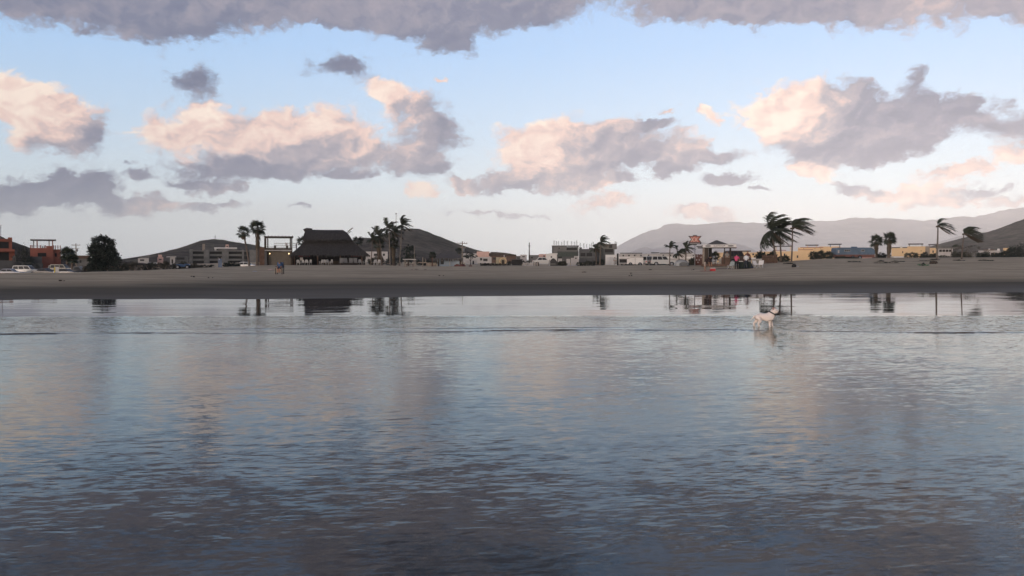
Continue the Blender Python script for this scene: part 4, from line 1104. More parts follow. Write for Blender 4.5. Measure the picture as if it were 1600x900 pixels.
for k, px in enumerate((533.5, 541, 548.5, 556)):
    lounger(['grey sun lounger nearest the third palapa post', 'second grey sun lounger from the third palapa post', 'third grey sun lounger from the third palapa post', 'rightmost of the four grey sun loungers'][k], px, 131, (.1, .5, .2, .35)[k])

# ---- lifeguard chair with a person
def lifeguard():
    p0 = on(437, 78); o = empty('lifeguard_chair', p0, 'wooden lifeguard chair standing alone on the open sand', 'chair')
    for x in (-.31, .31):
        for y in (-.28, .28): MB().box(x - .035, x + .035, y - .035, y + .035, -.1, .62 if y < 0 else 1.15, WOOD).build('leg', o)
    MB().box(-.33, .33, -.33, .30, .50, .54, PALEWOOD).build('seat', o); MB().box(-.30, .30, .24, .28, .62, 1.15, BLUEP).build('backrest', o)
    MB().box(-.27, .27, -.32, -.29, .18, .48, PALEWOOD).build('front_panel', o)
    for x in (-.34, .34): MB().box(x - .03, x + .03, -.3, .3, .72, .76, WOOD).build('armrest', o)
    q = seated(.45, ((-.2, -.3, .66), (.2, -.3, .66))); s = .82
    q = {k: (v[0] * s, v[1] * s, v[2] * s + .10) for k, v in q.items()}
    person('person in a blue shirt seated in the wooden lifeguard chair', p0 + Vector((0, .02, .02)), q, BLUEP, M_('dark_blue_cloth', (.015, .022, .05), .8, .2), long_legs=False)
lifeguard()
for k, (px, Y, w) in enumerate([(397.5, 85, .35), (423, 92, .45)]):
    o = empty('paper_litter', on(px, Y), ['crumpled white sheet lying on the sand below the fan palms', 'pale pink bundle lying on the sand below the terrace bar'][k], 'litter')
    b = MB(); rr = random.Random(k); V = [(w * math.cos(a) * rr.uniform(.6, 1), w * .6 * math.sin(a), rr.uniform(.02, .10)) for a in np.linspace(0, 6.28, 9)[:-1]] + [(0, 0, .16)]
    b.add(V, [(i, (i + 1) % 8, 8) for i in range(8)] + [tuple(range(7, -1, -1))], DWHITE if k == 0 else PINK); b.build('sheet', o)

# ---- palms and trees beside the palapa
CP = 'palms beside the palapa'
coconut_palm('tall coconut palm with a pale trunk in the grove beside the palapa', 608, 130, 358, 15, 2.0, .35, .13, 51, 610, CP, TRUNKP)
coconut_palm('tallest palm of the grove, fronds blown right', 628, 132, 352, 16, 1.9, .8, .13, 52, 624, CP, TRUNKP)
coconut_palm('palm with low drooping crown left of the pale trunked palm', 592, 131, 369, 16, 2.0, .3, .12, 53, 597, CP)
coconut_palm('young palm with a slim trunk at the left of the grove', 582, 129, 374, 12, 1.4, .35, .09, 54, 579, CP)
coconut_palm('palm with crown hidden in the middle of the grove', 617, 134, 364, 14, 1.8, .5, .13, 55, 617, CP, coconuts=False)
fan_palm('fan palm with a brown skirt in the middle of the grove', 614, 133, 381, 18, .8, .6, .1, .2, 56, 615, CP, skirt=2.6)
fan_palm('fan palm with a shaggy skirt at the left of the grove', 592, 135, 382, 16, .8, .6, .1, .2, 57, 592, CP, skirt=2.4)
tree('dark leafy tree at the right of the palm grove', 638, 130, [((0, 0, 2.2), (.95, .9, 1.1)), ((.3, 0, 3.0), (.65, .7, .7)), ((-.55, 0, 1.5), (.8, .8, .9)), ((.6, 0, 1.5), (.7, .7, .9))], 2200, .22, LEAFD, seed=58)
shrub('dark shrubs filling the foot of the palm grove', 574, 600, 399, 136, LEAF, 1100, .22, 59)
shrub('dark hedge behind the palm grove trunks', 598, 628, 402, 137, LEAFD, 900, .22, 60)
block('villa', 'white villa glimpsed between palapa and palm grove', 320, 572, 606, 393, DWHITE, 8, windows=[(584, 590, 396, 400), (598, 602, 396, 400)])
T = Thing('radio_mast', 'tall thin radio mast rising above the palm grove', 'mast', 619.5, 260)
b = MB()
for s in (-1, 1): b.tube([(s * .22, 0, -.5), (s * .14, 0, T.z(334.5))], .035, METAL, 5)
for k in range(26): b.tube([(-.2 + .002 * k, 0, .6 * k), (.2 - .002 * k, 0, .6 * k + .3)], .02, METAL, 4)
b.build('lattice', T.o); MB().tube([(0, 0, T.z(334.8)), (0, 0, T.z(333))], .25, METAL, 8).build('antenna_head', T.o)
for k, (px, rz) in enumerate(((587, .3), (591.5, -.4))): plastic_chair(['white plastic chair left of the pair under the grove', 'white plastic chair right of the pair under the grove'][k], px, 128, rz)

# ---- shade frame, post with shelf, rope marker
T = Thing('shade_frame', 'open timber shade frame with a flat pale roof right of the grove', 'shelter', 640, 116)
T.box('roof', DWHITE, 629.5, 650, 404.6, 406, -1, 1.4)
for x, d in ((632.3, -.8), (648.4, -.8), (634, 1.1), (646.8, 1.1)): T.box('post', PALEWOOD, x - .5, x + .5, 405.8, None, d, d + .1)
T.box('tall_pole', PALEWOOD, 647.4, 648, 384, 404.5, -.5, -.42)
T.box('bench', BROWN, 634.5, 646, 412.6, 413.4, .1, .6); 
for x in (635.2, 645.2): T.box('bench_leg', BROWN, x - .4, x + .4, 413.4, None, .15, .55)
T = Thing('beach_shower', 'pale timber post with a wide crossbar near the blue kiosk', 'post', 660.5, 112)
T.box('post', PALEWOOD, 660.1, 661.3, 402, None, 0, .1); T.box('crossbar', PALEWOOD, 653.5, 667, 409.6, 410.9, -.05, -.003); T.box('upright', PALEWOOD, 664.2, 665, 404, 409.5, -.04, .02)
o = empty('driftwood', on(652, 92), 'pale driftwood and stones heaped on the sand below the shade frame', 'driftwood')
rr = random.Random(4)
for k in range(6):
    a = Vector((rr.uniform(-.9, .9), rr.uniform(-.3, .3), .06)); d = Vector((rr.uniform(-.5, .5), rr.uniform(-.1, .1), rr.uniform(.0, .12)))
    MB().tube([a, a + d * .5 + Vector((0, 0, .03)), a + d], [.05, .045, .025], PALEWOOD, 6).build('branch', o)

# ---- blue thatched kiosk, its palm, pole
T = Thing('beach_kiosk', 'pale blue beach kiosk with a grey thatched hip roof', 'kiosk', 700, 122)
T.box('wall', PALEBLUE, 683.5, 719, 403, None, .3, 3.2); T.box('dark_opening', DARK, 688.5, 693.5, 405.5, 413, .26, .3); T.box('menu_sheet', DWHITE, 690, 692.6, 405.8, 407.4, .22, .255)
T.box('corner_post', WOOD, 684, 686, 403, None, .1, .29); T.box('corner_post', DWHITE, 702.4, 703.6, 403, None, .1, .29); T.box('corner_post', WOOD, 718, 720.5, 403, None, .1, .3)
hip(T.x(676), T.x(723), -.6, 4.2, T.z(404), T.x(692), T.x(712), 1.5, 2.1, T.z(392.6), THATCHG, 'roof', .05, 5, 16, .08, seed=7)
T.box('side_wall', PALEWOOD, 666, 682, 410.5, None, .8, .95)
fan_palm('small fan palm left of the blue kiosk', 675.5, 118, 399, 14, .45, .3, .1, .10, 61, tm=BROWN)
fan_palm('small fan palm rising behind the blue kiosk roof', 717, 150, 393, 12, .6, .4, -.1, .12, 62)
utility_pole('thick pale utility pole right of the blue kiosk', 722.5, 160, 377, 1.0)

# ---- middle distance
block('row_house', 'long white house with a terracotta edge right of the kiosk pole', 330, 724, 770, 396, DWHITE, 8, windows=[(728, 733, 400, 404), (752, 757, 402, 406), (761, 766, 402, 406)], frame=CONC, boxes=[('upper_wall', PINK, 745, 765, 393, 402, -.3, 4)])
T = block('dark_roofed_hall', 'brown hall with a long dark pitched roof behind the middle of the beach', 300, 766, 806, 400, BROWN, 8, windows=[(770, 776, 402, 406)])
MB().prism([(T.x(764), T.z(400)), (T.x(764), T.z(396)), (T.x(768), T.z(393.6)), (T.x(776), T.z(393.8)), (T.x(792), T.z(395.4)), (T.x(806.5), T.z(398)), (T.x(807), T.z(400))], -.6, 8.4, WOOD).build('roof', T.o)
tree('flat topped acacia tree right of the kiosk pole', 735, 165, [((0, 0, 2.1), (1.4, 1.1, .55)), ((-.7, 0, 1.8), (.8, .8, .45)), ((.8, 0, 1.8), (.9, .8, .45))], 1100, .2, LEAFD, seed=64, tr=.07)
block('low_wall_house', 'low cream wall with a dark gate below the acacia', 190, 727, 746, 405.5, DWHITE, 3, cat='wall', doors=[(738, 741, 407, 414)])
block('white_bungalow', 'white bungalow with dark windows left of the black hut', 260, 742, 768, 401.5, DWHITE, 6, windows=[(750, 753.5, 403, 407), (755, 762, 404, 408)], frame=CONC)
o = empty('rubble_pile', on(722, 114), 'low pile of red brown debris at the foot of the kiosk pole', 'rubble')
for k in range(7): rr = random.Random(70 + k); MB().box(-.25, .25, -.2, .2, 0, rr.uniform(.15, .4), M_('red_debris', (.10, .045, .04), .9, .3), Matrix.Rotation(rr.uniform(0, 3), 3, 'Z')).build('chunk', o, (rr.uniform(-.9, 1.2), rr.uniform(-.3, .3), 0))
T = block('stone_facade', 'ornate yellowish stone facade with a round arch in the middle distance', 210, 775, 791, 402, M_('yellow_stone', (.34, .29, .20), .9, .3, 2), 4)
xc, zc = T.x(786), T.z(408); b = MB(); pts = [(xc + .85 * math.cos(a), -.06, zc + .85 * math.sin(a)) for a in np.linspace(0, math.pi * 2, 17)]; b.tube(pts, .16, YELLOW, 6); b.build('round_arch', T.o)
T.box('gate', WOOD, 784, 788, 406, None, -.04, -.004); T.box('pinnacle', DWHITE, 787, 788.5, 398.5, 402, .2, .5)
shrub('low brown scrub before the ornate stone facade', 745, 800, 410.5, 135, LEAFG, 1300, .2, 65)
T = block('black_hut', 'black boxy hut with a flat roof in the middle of the beach back', 128, 800, 815.5, 406, DARK, 2.5, roof=(CONCD, .15, .14), cat='hut'); T.box('door', BLACK, 806, 810, 408.5, None, -.03, -.004)
T = Thing('timber_post', 'tall dark bare pole standing behind the black hut', 'utility pole', 827, 200, 'utility poles')
MB().tube([(0, 0, -.4), (0, 0, T.z(379))], [.16, .10], WOOD, 8).build('pole', T.o); MB().box(-.2, .2, -.25, .1, T.z(385), T.z(383.6), CONCD).build('meter_box', T.o)
block('grey_building', 'grey flat building behind the tall dark pole', 310, 826, 842, 398.5, CONC, 7, windows=[(829, 833, 401, 404)])
block('small_white_house', 'small white house left of the tall dark pole', 340, 813, 823, 398, DWHITE, 7, windows=[(816, 820, 400, 402)], frame=CONC)
block('pale_pink_house', 'pale pink house behind the white van', 330, 842, 853, 397, PINK, 7, windows=[(848.5, 852, 399, 402)])
block('salmon_shed', 'salmon shed with sloping roof behind the white fence', 250, 842, 852, 401, M_('salmon_plaster', (.28, .14, .12), .9, .2), 4, cat='shed')
T = Thing('picket_fence', 'white slatted fence panels right of the black hut', 'fence', 828, 124)
for k in range(12): T.box('slat', DWHITE, 817 + k * 2.0, 818.1 + k * 2.0, 409.5 + (k % 3) * .7, None, 0, .05)
for y in (410.8, 413.6): T.box('rail', DWHITE, 816.8, 840.4, y, y + .9, .06, .11)
T = Thing('post_row', 'row of weathered posts between white fence and white van', 'posts', 836, 122)
for k in range(5): T.box('post', PALEWOOD if k % 2 else WOOD, 833.6 + k * 1.9, 834.6 + k * 1.9, 408.5 + (k * 7 % 3) * .6, None, 0, .1)
car('white car with a black stripe parked right of the white fence', 849, 126, 3.4, WCAR, 'sedan', .0, None, None)
T = Thing('tarp_tent', 'black domed tarpaulin shelter with pale side beside the white car', 'tent', 864, 124)
V = [(T.x(857 + 15 * (i / 8)), T.z(415.5 - 12 * math.sin(math.pi * min(1, (i / 8) * 1.0)) ** .6)) for i in range(9)]
MB().prism(V + [(T.x(872), -.2), (T.x(857), -.2)], 0, 2.2, M_('black_tarp', (.014, .014, .017), .5, .3, 3, .3)).build('cover', T.o)
MB().prism([(T.x(856), -.2), (T.x(857.6), T.z(407)), (T.x(859.5), T.z(405)), (T.x(859.8), -.2)], -.12, -.01, METAL).build('side_flap', T.o)
T.box('bumper', CONC, 858.5, 868, 411.8, 413.2, -.15, -.02)
T = block('white_cube_house', 'white cube house in front of the left concrete skeleton', 250, 853, 870, 396.5, WHITE, 6, windows=[(860, 863, 400, 403)]); T.box('roof_slab', WHITE, 858, 871, 395.8, 397.4, -.6, 4)

# ---- concrete skeletons under construction
def rebar(T, xs_, y0, y1, d):
    for k, x in enumerate(xs_):
        b = MB()
        for q in (-.16, .16):
            for r_ in (-.1, .1): b.tube([(T.x(x) + q, d + r_, T.z(y1)), (T.x(x) + q * .7, d + r_, T.z(y0 + (k * 5 % 4) * .7))], .05, CONC, 4)
        b.build('rebar_column', T.o)
T = Thing('concrete_skeleton', 'unfinished grey concrete building with rebar columns bristling from its roof', 'building', 882, 280)
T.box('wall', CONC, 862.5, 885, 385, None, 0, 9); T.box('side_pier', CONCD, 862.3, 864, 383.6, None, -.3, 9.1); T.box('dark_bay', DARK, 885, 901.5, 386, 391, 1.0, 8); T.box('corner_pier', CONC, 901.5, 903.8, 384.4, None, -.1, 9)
T.box('roof_slab', CONCD, 862, 904.2, 383.6, 385, -.2, 9.2); T.box('floor_slab', CONC, 884, 904, 391, 392.4, -.5, 9); T.box('lower_wall', CONCD, 871, 904, 392.5, None, -.4, 8); T.box('green_netting', M_('building_net', (.05, .062, .055), .9, .3), 871, 902, 394, 401, -.7, -.6)
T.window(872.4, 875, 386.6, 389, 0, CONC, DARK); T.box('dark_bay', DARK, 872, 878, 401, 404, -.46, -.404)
rebar(T, (865.5, 869, 872.5, 877.5, 881.5, 886.5, 893, 897.5, 901), 375.5, 384, 2.0)
T = Thing('concrete_skeleton', 'dark lower unfinished building left of the tall bent palm', 'building', 916, 270)
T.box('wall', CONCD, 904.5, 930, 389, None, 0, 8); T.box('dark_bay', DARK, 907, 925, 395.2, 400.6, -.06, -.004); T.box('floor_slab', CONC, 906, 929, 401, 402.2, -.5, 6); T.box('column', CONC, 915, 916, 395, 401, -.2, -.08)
T.box('parapet_block', CONCD, 905, 909, 386.5, 389, .2, 3); T.box('parapet_block', CONCD, 920, 926, 387, 389, .2, 3)
rebar(T, (906.5, 912, 916.5, 921.3, 924.5), 379.5, 388, 1.0)
T = Thing('concrete_skeleton', 'brown grey concrete box building overhanging right of the tall bent palm', 'building', 950, 275)
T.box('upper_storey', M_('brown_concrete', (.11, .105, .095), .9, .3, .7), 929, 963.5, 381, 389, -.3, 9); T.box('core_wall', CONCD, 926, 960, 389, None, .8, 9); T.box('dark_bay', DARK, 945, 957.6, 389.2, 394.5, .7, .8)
T.box('column', CONC, 958.4, 960, 389, None, -.1, .4); T.box('panel', CONC, 957.5, 963.6, 382.4, 388.6, -.36, -.302); T.window(951, 956.6, 382.6, 387.6, -.3, CONC, DARK)
rebar(T, (961, 963), 377, 381.4, .5)

# ---- pale walls, debris and bent palm before the skeletons
T = Thing('ruined_wall', 'broken white wall with dark gaps before the left concrete skeleton', 'wall', 890, 150)
for k, (a, b_, t_) in enumerate([(872, 878, 404), (878.5, 881.5, 406), (885, 891, 404.5), (892, 898, 403), (897, 904, 400)]): T.box('wall_piece', DWHITE if k != 1 else CONC, a, b_, t_, None, .1 * k, .1 * k + .3)
T.box('door', DARK, 873.5, 877.4, 408, None, -.04, -.003); T.window(898, 901.5, 402, 405, .4, DWHITE, DARK)
shrub('grey green bushes before the dark lower skeleton', 898, 932, 407, 140, LEAF, 1300, .2, 66); shrub('dark bush at the foot of the bent palm', 926, 946, 405, 135, LEAFD, 900, .2, 67)
coconut_palm('bent palm with fronds blown right before the concrete buildings', 939, 132, 378, 17, 1.5, 1.0, .13, 68, 937, None)
coconut_palm('short palm leaning at the left foot of the bent palm', 930, 134, 388, 13, 1.3, .4, .11, 69, 932, None, coconuts=False)
T = block('hut_row', 'low white building with leaning white poles right of the bent palm', 170, 946, 964, 398, WHITE, 5, doors=[(959, 963, 403, 413)], frame=CONC)
for k in range(5): MB().tube([(T.x(947 + k * 2.4), -.8, -.2), (T.x(949.5 + k * 2.2), -.3, T.z(402))], .06, WHITE, 6).build('leaning_pole', T.o)
person('person in pale clothes standing by the low white building', on(960.5, 139), standing(.05, 0, h=1.66), M_('pale_shirt', (.42, .40, .38), .9, .1), M_('pale_trousers', (.38, .36, .34), .9, .1), .3)
T = Thing('gate_post', 'thick black post at the left end of the white terrace row', 'post', 965, 150); T.box('post', BLACK, 963.6, 966.4, 396, None, 0, .3)
T = Thing('terrace_row', 'long white row of terrace houses with thin dark roofs behind the tents', 'building', 1025, 230)
T.box('wall', DWHITE, 966, 1082, 397, None, 1.2, 8); T.box('lower_wall', WHITE, 966, 1082, 401, 404, .2, 1.3)
for a, b_ in ((968, 986), (986.5, 1003), (1017, 1030), (1031, 1052), (1058, 1080)): T.box('roof', WOOD, a, b_, 394.4 + (a % 3) * .25, 395.4 + (a % 3) * .25, -.2, 6)
for k in range(14): T.box('roof_post', DWHITE, 969 + k * 8, 970 + k * 8, 395.3, 397.1, .2, .5)
for a in (967, 1006, 1024): T.box('opening', DARK, a, a + 13, 405, 410.5, 1.1, 1.18)
for a in (972, 981, 990, 1000, 1012, 1035, 1046): T.box('upper_window', GLASS, a, a + 2.4, 398, 400.4, 1.1, 1.18)
shrub('low dark hedge under the white terrace row', 966, 1005, 412.5, 128, LEAF, 1000, .18, 71)
T = Thing('cargo_trailer', 'plain white box trailer with an arched roof before the terrace row', 'trailer', 993, 138)
MB().prism([(T.x(979.5), T.z(413)), (T.x(979.5), T.z(404.5)), (T.x(986), T.z(402.6)), (T.x(994), T.z(402)), (T.x(1005), T.z(402.2)), (T.x(1005), T.z(413))], 0, 2.0, WHITE).build('body', T.o)
MB().prism([(T.x(979), T.z(404.2)), (T.x(986), T.z(402.2)), (T.x(994), T.z(401.5)), (T.x(1005.4), T.z(401.7)), (T.x(1005.4), T.z(402.1)), (T.x(994), T.z(401.95)), (T.x(986), T.z(402.6)), (T.x(979), T.z(404.6))], -.08, 2.1, BROWN).build('roof_edge', T.o)
T.box('door_seam', CONC, 992.2, 992.6, 403, 412.6, -.012, -.002)
for x in (985, 1000): w = MB().tube([(T.x(x), -.05, .33), (T.x(x), .2, .33)], .33, BLACK, 14).build('wheel', T.o); MB().tube([(T.x(x), -.07, .33), (T.x(x), -.045, .33)], .18, CHROME, 10).build('rim', w)
car('white car parked right of the white box trailer', 1012, 140, 3.6, WCAR, 'suv', .9, None, None); car('white off-road car parked beside the two small palms', 1036, 138, 4.3, WCAR, 'suv', .0, None, None)
shrub('dark bush behind the two white parked cars', 1012, 1026, 407, 142, LEAFD, 700, .2, 72)

# ---- small palms, tent, double-X sign, shack
coconut_palm('small dark palm leaning left of the dome tent', 1047, 100, 386, 15, 1.0, .55, .09, 73, 1046.5, None, TRUNKP, (.1, 1.5), coconuts=False)
coconut_palm('small bushy palm right of the dome tent', 1072, 101, 388, 18, 1.05, .6, .11, 74, 1070, None, coconuts=False)
coconut_palm('low ragged palm between the dome tent and the small bushy palm', 1060, 103, 396, 12, 1.0, .5, .08, 75, 1062, None, coconuts=False)
o = empty('dome_tent', on(1064.5, 97), 'pale grey dome tent pitched between the small palms', 'tent')
def tent():
    TG = M_('tent_cloth', (.30, .31, .31), .7, .1, 1.0, .2); V = []; Fc = []; n, k = 10, 8; w, h = .92, .78
    for i in range(n + 1):
        a = math.pi * i / n
        for j in range(k + 1):
            t = -1 + 2 * j / k; s = math.sqrt(max(0, 1 - t * t * .85)); V.append((-w * math.cos(a) * s, t * .85, h * math.sin(a) ** .8 * s))
    for i in range(n):
        for j in range(k): q = i * (k + 1) + j; Fc.append((q, q + 1, q + k + 2, q + k + 1))
    MB().add(V, Fc, TG).build('shell', o)
    MB().prism([(-.42, .03), (-.38, .36), (0, .52), (.50, .40), (.62, .03)], -.87, -.80, M_('tent_mesh', (.12, .125, .13), .8, .2)).build('door_flap', o)
    for s in (-1, 1): MB().tube([(-.9 * s, -.6, .02), (-.5 * s, -.3, .66), (0, 0, .81), (.5 * s, .3, .66), (.9 * s, .6, .02)], .012, BLACK, 5).build('pole', o)
tent()
T = Thing('beer_sign', 'red double X beer sign on a tall post beside the surf shop', 'sign', 1085.5, 97)
def star_sign():
    cx = T.x(1085.5); u = T.Y / F_PX
    def P(l): return [(cx + (x - 1085.5) * u, T.z(y)) for x, y in l]
    outline = [(1075.3, 379.3), (1079.8, 374), (1075.0, 368.6), (1082.0, 369.0), (1082.4, 367.4), (1088.6, 367.4), (1089.0, 369.0), (1096.0, 368.6), (1091.2, 374), (1095.8, 379.3)]
    MB().prism(P(outline), 0, .12, BLACK).build('backing', T.o)
    face = [(1077.6, 378.4), (1081.0, 374), (1077.4, 369.6), (1082.6, 370.0), (1085.5, 368.4), (1088.4, 370.0), (1093.6, 369.6), (1090.0, 374), (1093.4, 378.4)]
    MB().prism(P(face), -.02, -.003, M_('sign_red', (.33, .10, .075), .5, .15, 4)).build('face', T.o)
    CR = M_('sign_cream', (.55, .40, .34), .6, .1)
    for x0 in (1081.6, 1087.2):
        for s in (-1, 1):
            l = [(x0 + s * 2.2 - .55, 370.8), (x0 + s * 2.2 + .55, 370.8), (x0 - s * 2.2 + .55, 377.6), (x0 - s * 2.2 - .55, 377.6)]
            MB().prism(P(l), -.03 - .004 * s, -.022, CR).build('letter_stroke', T.o)
    T.box('lower_board', BLACK, 1075.6, 1095.4, 379.5, 381.6, .0, .10)
    for k in range(8): T.box('small_lettering', DWHITE, 1077.5 + k * 2.05, 1078.7 + k * 2.05, 380.0, 381.1, -.006, -.001)
    MB().tube([(cx, .06, -.4), (cx, .06, T.z(382))], .055, METAL, 8).build('post', T.o); T.box('bracket', BLACK, 1082.6, 1088.4, 381.6, 383.2, .02, .1)
star_sign()
T = Thing('wooden_stall', 'dark red wooden stall hung with small pale things beside the beer sign', 'stall', 1091, 101)
RW = M_('red_brown_board', (.085, .036, .030), .85, .3, 3)
for k in range(6): T.box('board', RW, 1086.3 + k * 1.9, 1088.1 + k * 1.9, 397.2 + (k % 2) * .4, None, .0 + .01 * (k % 2), .06)
T.box('counter', RW, 1086, 1098, 407.2, 408.2, -.35, -.003)
for (x, y) in ((1088.6, 399.2), (1087.6, 407.4 - 2.1), (1091.6, 405.4), (1089.6, 409), (1094.5, 401)): T.box('hanging_goods', DWHITE, x, x + 1.5, y, y + 1.7, -.06, -.012)

# ---- surf shop
T = Thing('surf_shop', 'open surf shop hut with a white sign board and small hip roof', 'kiosk', 1120, 93)
T.box('floor_deck', BROWN, 1095, 1146, 412.6, 415.6, -.3, 3.0)
for n_, x, w_, m_, d in (('post', 1098.6, 1.4, PALEWOOD, 0), ('post', 1105.6, .9, WOOD, 0), ('post', 1131.6, .8, WOOD, .1), ('post', 1141, 1.1, WOOD, 0), ('post', 1098, .9, WOOD, 2.5), ('post', 1140.6, .8, WOOD, 2.5)): T.box(n_, m_, x - w_, x + w_, 386, 412.7, d, d + .14)
T.box('left_wall', WOOD, 1100.2, 1104.4, 387, 412.7, .05, 2.5); T.box('left_wall', DARK, 1106.6, 1112, 387, 412.7, .9, 2.4)
T.box('counter', BROWN, 1127, 1140, 402.2, 412.7, .3, .8); T.box('counter_top', PALEWOOD, 1126.4, 1140.6, 401.6, 402.2, .22, .88)
T.box('sign_board', WHITE, 1097.5, 1150, 382.2, 386.6, -.55, -.48); T.box('roof_edge', WOOD, 1089.5, 1150.5, 386.62, 387.6, -.6, 3.1); T.box('side_awning', CONC, 1087.5, 1097.4, 384.2, 385.4, -.3, 2.6); T.box('roof_deck', CONCD, 1096, 1150, 383, 386.6, -.47, 3.0)
z0 = T.z(382.3); b = MB(); V = [(T.x(1103), -.3, z0), (T.x(1139), -.3, z0), (T.x(1139), 2.7, z0), (T.x(1103), 2.7, z0), (T.x(1118), 1.1, T.z(375)), (T.x(1120.5), 1.1, T.z(375))]
b.add(V, [(0, 1, 5, 4), (1, 2, 5), (2, 3, 4, 5), (3, 0, 4), (3, 2, 1, 0)], M_('grey_shingle', (.075, .07, .068), .95, .3, 8)); b.build('hip_roof', T.o)
def lettering(txt, size, m, parent, loc, name='lettering'):
    cu = bpy.data.curves.new(name, 'FONT'); cu.body = txt; cu.size = size; cu.align_x = 'CENTER'; cu.align_y = 'CENTER'; cu.extrude = .006
    to = bpy.data.objects.new(name, cu); COL.objects.link(to); dg = bpy.context.evaluated_depsgraph_get(); dg.update()
    me = bpy.data.meshes.new_from_object(to.evaluated_get(dg)); bpy.data.objects.remove(to); me.materials.clear(); me.materials.append(m)
    q = link(name, me, parent, loc); q.rotation_euler = (math.pi / 2, 0, 0)
    return q
lettering('SURFSHOP', .27, BLACK, T.o, (T.x(1123.6), -.556, T.z(384.4)))
for x in (1106.2, 1141.2):                             # a surfboard shaped emblem on either side of the name
    c = T.x(x); zc = T.z(384.4); MB().prism([(c + .36 * math.cos(a), zc + .10 * math.sin(a)) for a in np.linspace(0, 6.283, 17)[:-1]], -.562, -.551, METAL).build('emblem', T.o)
    MB().box(c - .26, c + .26, -.568, -.5625, zc - .03, zc + .03, BLACK).build('emblem_bar', T.o)
T.o['label'] = 'open surf shop hut with a white SURFSHOP board and small hip roof'
fan_palm('potted fan palm standing inside the surf shop', 1117.5, 95.5, 401, 12, .42, .3, .0, .06, 76)
plastic_chair('white plastic chair turned left inside the surf shop', 1117, 93.8, 1.2, PLASTIC, 'chairs in the surf shop'); plastic_chair('white plastic chair turned right inside the surf shop', 1123, 93.9, -1.1, PLASTIC, 'chairs in the surf shop')
person('person in a pale top behind the surf shop counter', on(1135.5, 94.2, .15), standing(.1, h=1.6), M_('pale_top', (.30, .28, .27), .9, .1), BLACK)

# ---- people round the table on the sand
p0 = on(1101.5, 81)
q = standing(.9, arms=((-.22, -.62, .42), (.20, -.66, .40)), h=1.55); q['head'] = (0, -.62, 1.36); q['neck'] = (0, -.50, 1.30); q['crown'] = (0, -.70, 1.40); q['chest'] = (0, -.33, 1.19); q['belly'] = (0, -.12, 1.02)
q['shL'] = (-.16, -.40, 1.22); q['shR'] = (.16, -.40, 1.22); q['elL'] = (-.22, -.52, .86); q['elR'] = (.22, -.54, .86); q['face'] = (.2, -.8, -.5)
person('person in dark top and pale shorts bending over on the sand', p0, q, M_('black_red_top', (.03, .018, .02), .9, .4), M_('pale_cloth', (.30, .25, .22), .9, .15), .9, long_legs=False)
o = empty('cool_box', on(1113.5, 80.5), 'red cool box with a pink white lid beside the bending person', 'cool box', rz=.15)
MB().box(-.24, .24, -.16, .16, 0, .20, RED).build('body', o); MB().box(-.25, .25, -.17, .17, .203, .26, M_('pinkish_lid', (.5, .36, .36), .5, .1)).build('lid', o); MB().tube([(-.26, 0, .16), (-.26, -.02, .30), (.26, -.02, .30), (.26, 0, .16)], .012, WHITE, 5).build('handle', o)
o = empty('beach_towel', on(1106, 79.6), 'thin red towel lying on the sand beside the cool box', 'towel', rz=.1); MB().box(-.7, .7, -.25, .25, .0, .035, M_('faded_red_cloth', (.22, .07, .06), .9, .2)).build('cloth', o)
o = empty('beach_mat', on(1131, 85), 'dark patterned mat lying on the sand before the surf shop', 'mat')
MB().box(-.75, .75, -.35, .35, .0, .04, M_('dark_mat', (.03, .026, .028), .9, .5, 6)).build('mat', o); MB().box(-1.0, .7, -.95, -.5, .0, .03, M_('grey_mat', (.12, .09, .09), .9, .4, 6)).build('second_layer', o)
def folding_chair(label, px, Y, rz, m):
    o = empty('folding_chair', on(px, Y), label, 'chair', 'pale folding chairs on the sand', rz)
    MB().box(-.25, .25, -.25, .22, .34, .38, m).build('seat', o); V = [(x, .20 + t * .18 + d * .03, .36 + t * .42) for d in (0, 1) for x, t in ((-.25, 0), (.25, 0), (.25, 1), (-.25, 1))]
    MB().add(V, [(0, 1, 2, 3), (7, 6, 5, 4), (0, 4, 5, 1), (1, 5, 6, 2), (2, 6, 7, 3), (3, 7, 4, 0)], m).build('backrest', o)
    for x in (-.26, .26):
        MB().tube([(x, -.24, 0), (x, .22, .5)], .018, WHITE, 6).build('leg', o); MB().tube([(x, .24, 0), (x, -.22, .4)], .018, WHITE, 6).build('leg', o)
PALEG = M_('pale_green_cloth', (.28, .31, .30), .8, .1)
folding_chair('pale folding chair farther from the person in pink', 1141.5, 84, -.8, PALEG); folding_chair('pale folding chair next to the person in pink', 1146, 84.3, -.5, PALEG)
pk = standing(.12, arms=((-.20, -.34, .98), (.22, -.32, .98)), h=1.62)
person('person in a bright pink top and black trousers standing by the dark table', on(1150.5, 83), pk, M_('pink_cloth', (.50, .07, .16), .8, .1), M_('black_cloth', (.012, .012, .014), .9, .2), 2.6)
T = Thing('draped_table', 'table draped to the sand with a dark green cloth', 'table', 1163, 84)
DG = M_('dark_green_cloth', (.012, .020, .019), .85, .3, 4)
V = [(T.x(1153.5), 0), (T.x(1154.2), T.z(411)), (T.x(1154.6), T.z(409.6)), (T.x(1173), T.z(409.6)), (T.x(1173.4), T.z(411)), (T.x(1176), T.z(417)), (T.x(1177.5), .02)]
MB().prism(V, -.45, .45, DG).build('cloth', T.o); T.box('table_top', WOOD, 1154.3, 1173.2, 409.0, 409.55, -.46, .46)
b = MB().prism([(T.x(1172.5), .03), (T.x(1174.4), T.z(412.4)), (T.x(1178.4), .02)], -.55, -.46, M_('dark_blue_cloth2', (.014, .018, .036), .8, .3)); b.build('side_fold', T.o)
tz = T.o.location.z + T.z(409.0) + .003
